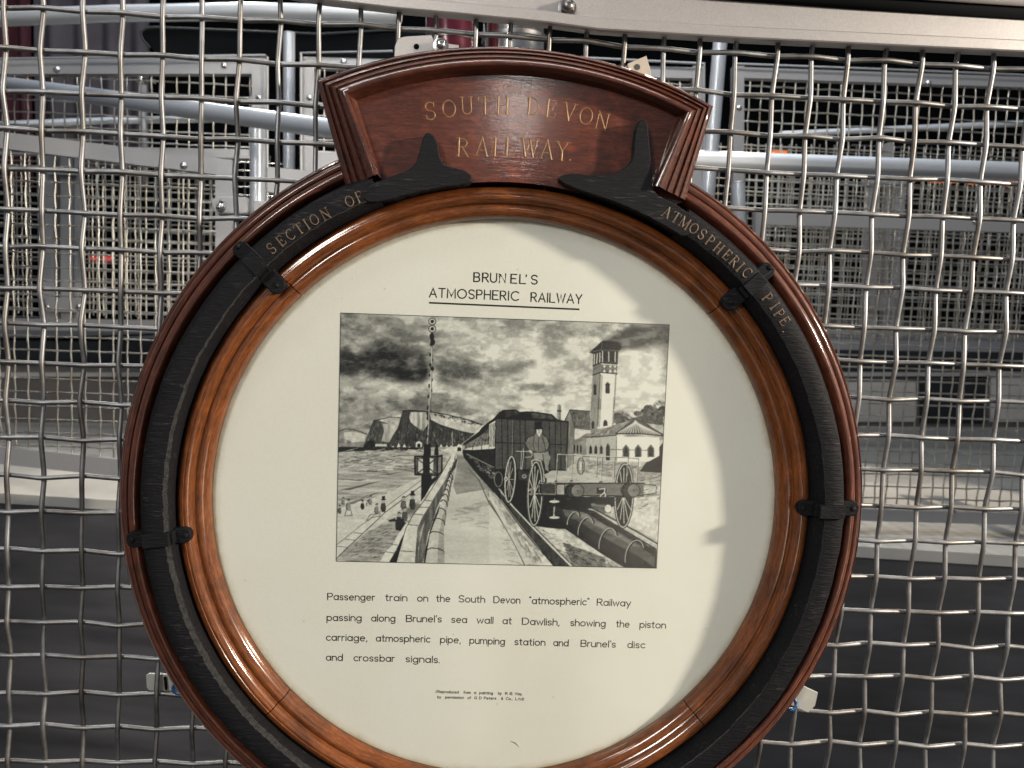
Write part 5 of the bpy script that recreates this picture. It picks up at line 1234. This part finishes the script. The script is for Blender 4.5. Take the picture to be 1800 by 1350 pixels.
b = MB(); b.tube([at(248, 148, 2.0), at(248, 144, 2.0), at(248, 138, 2.0), at(248, 134, 2.0)], [0.008, 0.013, 0.012, 0.003], 14); b.build('head', M_BOLT, t, smooth=True)
b = MB(); b.tube([at(270, 146, 2.0), at(270, 140, 2.0)], [0.008, 0.006], 14); b.build('head', M_BOLT, t, smooth=True)
t = thing('grey_flat_bar', 'flat grey bar end left of the frame under the header', 'bar', at(500, 300, 1.0))
b = MB(); b.prism(P2([(474, 296), (560, 304), (600, 300), (600, 360), (474, 340)], 1.0), 1.02, 0.98, bev=0.001); b.build('bar_body', M_ALU, t)

# lamps glimpsed far inside
for lab, pts, mt, nm, grp in (('small red lamp left of two others, far behind the left mesh', [(124, 449, 134, 456)], M_REDLAMP, 'red_lamp', 'red lamps'), ('wide red lamp far behind the left mesh', [(158, 450, 172, 458)], M_REDLAMP, 'red_lamp', 'red lamps'), ('rightmost red lamp far behind the left mesh', [(178, 450, 196, 459)], M_REDLAMP, 'red_lamp', 'red lamps'),
                          ('leftmost orange lamp far behind the right mesh', [(1594, 311, 1610, 318)], M_ORANGE, 'orange_lamp', 'orange lamps'), ('orange lamp second from the left behind the right mesh', [(1640, 311, 1682, 320)], M_ORANGE, 'orange_lamp', 'orange lamps'), ('orange lamp third from the left behind the right mesh', [(1708, 314, 1758, 323)], M_ORANGE, 'orange_lamp', 'orange lamps'), ('rightmost orange lamp behind the right mesh', [(1776, 317, 1800, 327)], M_ORANGE, 'orange_lamp', 'orange lamps'),
                          ('faint orange lamp just above the horizontal tube', [(1352, 264, 1384, 269)], M_ORANGE, 'orange_lamp', 'orange lamps')):
    x0, y0, x1, y1 = pts[0]; Y = 3.2; t = thing(nm, lab, 'lamp', at(x0, y1, Y), grp)
    b = MB(); b.prism(P2([(x0, y0), (x1, y0 + 1), (x1, y1 + 1), (x0, y1)], Y), Y + 0.03, Y, bev=0.003); b.build('lens', mt, t)
    b = MB(); b.prism(P2([(x0 - 3, y0 - 3), (x1 + 3, y0 - 2), (x1 + 3, y1 + 4), (x0 - 3, y1 + 3)], Y + 0.03), Y + 0.08, Y + 0.02); b.build('housing', M_BLACK, t)

# shiny canisters above the header, beyond the mesh
def can(label, name, cx, wpx, Y, mat, mat2):
    r = m_of(wpx / 2, Y); t = thing(name, label, 'canister', at(cx, 220, Y)); p0 = at(cx, 220, Y); p1 = at(cx, -60, Y)
    b = MB(); b.tube([p0, p0.lerp(p1, 0.5), p0.lerp(p1, 0.9), p1], [r, r, r, r * 0.8], 40); b.build('shell', mat, t, auto=40)
    b = MB(); b.tube([p0.lerp(p1, 0.52), p0.lerp(p1, 0.545)], [r * 1.03, r * 1.03], 40); b.build('band', mat2, t, auto=40)
M_CHROME = steel('polished_chrome', (0.75, 0.74, 0.70), 0.12, 40); M_REDPAINT = painted('red_enamel', (0.055, 0.008, 0.016), 0.2, 0.3, 30, 0.3, 0)
can('dark red shiny canister above the header, left of the chrome one', 'red_canister', 792, 84, 0.75, M_REDPAINT, M_DARKBOLT)
can('chrome canister above the middle of the header', 'chrome_canister', 905, 110, 0.80, M_CHROME, M_DARKBOLT)

# hood, drapes and boards
t = thing('dark_hood', 'black curved hood high in the cage on the left', 'hood', at(400, 100, 1.9))
b = MB(); q = P2([(247, 58), (252, 51), (270, 48), (420, 54), (560, 60), (700, 50), (760, 60), (760, 118), (430, 104), (272, 98), (264, 84), (250, 68)], 1.9); b.prism(q, 2.3, 1.9, bev=0.006); b.build('hood_body', M_BLACK, t)
b = MB(); b.tube([at(x, y, 1.895) for x, y in ((264, 84), (250, 68), (247, 57), (256, 49), (275, 48), (420, 54), (560, 60), (700, 52))], 0.0035, 8); b.build('rim', M_DGREY, t, smooth=True)
def wave_cloth(name, label, x0, x1, y0, y1, Y, mat, folds):
    b = MB(); n = 60; a = at(x0, y0, Y); c = at(x1, y1, Y)
    L = [[Vector((a.x + (c.x - a.x) * i / n, Y + 0.03 * math.sin(i / n * folds * 6.28), z)) for i in range(n + 1)] for z in (a.z, (a.z + c.z) / 2, c.z)]
    b.loft(L); o = b.build(name, mat, None, smooth=True); tag(o, label, 'drape')
    sd = o.modifiers.new('thickness', 'SOLIDIFY'); sd.thickness = 0.004
wave_cloth('red_drape', 'dark red drape at the far top left corner', -60, 58, -40, 330, 3.3, M_RED, 3)
wave_cloth('mauve_drape', 'greyish mauve drape beside the dark red one, top left', 58, 262, -40, 300, 3.35, M_MAUVE, 4)

def onz(px, py, z):
    d = RM @ Vector(((px - 900) / FOC, 1, -(py - 675) / FOC)); s = (z - CAM.z) / d.z
    return CAM + d * s
ZS = -0.42
fl, fr, br, bl = onz(-160, 857, ZS), onz(1960, 988, ZS), onz(1960, 752, ZS), onz(-160, 742, ZS)
b = MB(); V = [fl, fr, br, bl]; b.add([tuple(p) for p in V] + [(p.x, p.y, p.z - 0.03) for p in V], [(0, 1, 2, 3), (7, 6, 5, 4), (0, 4, 5, 1), (1, 5, 6, 2), (2, 6, 7, 3), (3, 7, 4, 0)])
o = b.build('plinth_top', M_PALE); o['kind'] = 'structure'
b = MB(); f2, r2 = Vector(fl) + Vector((0, 0.004, 0)), Vector(fr) + Vector((0, 0.004, 0))
b.add([(f2.x, f2.y, ZS - 0.031), (r2.x, r2.y, ZS - 0.031), (r2.x, r2.y - 0.02, -1.5), (f2.x, f2.y - 0.02, -1.5), (f2.x, f2.y + 0.1, ZS - 0.031), (r2.x, r2.y + 0.1, ZS - 0.031), (r2.x, r2.y + 0.1, -1.5), (f2.x, f2.y + 0.1, -1.5)],
      [(0, 1, 2, 3), (4, 7, 6, 5), (0, 4, 5, 1), (3, 2, 6, 7), (0, 3, 7, 4), (1, 5, 6, 2)])
o = b.build('plinth_face', M_DARKFACE); o['kind'] = 'structure'
# low wall at the back with pale and dark boards
YB = max(bl.y, br.y) + 0.02
t = thing('back_cabinet', 'low grey boarded cabinet at the back of the cage with pale and dark panels', 'cabinet', (0, YB, ZS))
b = MB(); b.prism(P2([(-200, 640), (1960, 668), (1960, 770), (-200, 762)], YB), YB + 0.3, YB); b.build('carcass', M_TAUPE, t)
b = MB(); b.prism(P2([(-200, 655), (1960, 655), (1960, 661), (-200, 662)], YB - 0.02), YB + 0.3, YB - 0.03); b.build('top_edge', M_PALE, t)
b = MB(); b.prism(P2([(-200, 598), (1960, 618), (1960, 654), (-200, 653)], YB + 0.05), YB + 0.3, YB + 0.04); b.build('upper_board', M_DGREY, t)
for x0, x1, y0, y1, mt in ((1470, 1610, 672, 742, M_CREAM), (1618, 1734, 668, 744, M_DGREY), (1742, 1960, 662, 742, M_CREAM), (1300, 1460, 672, 742, M_CREAM)):
    b = MB(); b.prism(P2([(x0, y0), (x1, y0), (x1, y1), (x0, y1)], YB - 0.012), YB + 0.01, YB - 0.012, bev=0.003); b.build('door_panel', mt, t)
t = thing('grey_shelf', 'blue-grey shelf board above the low cabinet at the back', 'shelf', at(900, 600, YB + 0.3))
b = MB(); b.prism(P2([(-200, 566), (1960, 584), (1960, 610), (-200, 592)], YB + 0.2), YB + 0.6, YB + 0.2, bev=0.004); b.build('board', M_ALU, t)
b = MB(); b.tube([at(-200, 604, YB + 0.05), at(270, 588, YB + 0.05)], 0.006, 8); b.build('cable', M_BLACK, t)
# dark hall
b = MB(); b.box((-6, 4.6, -1.5), (6, 4.7, 4)); o = b.build('back_wall', M_BLACK); o['kind'] = 'structure'
b = MB(); b.box((-6, -4.2, -1.6), (6, 4.7, -1.5)); o = b.build('floor', M_DGREY); o['kind'] = 'structure'
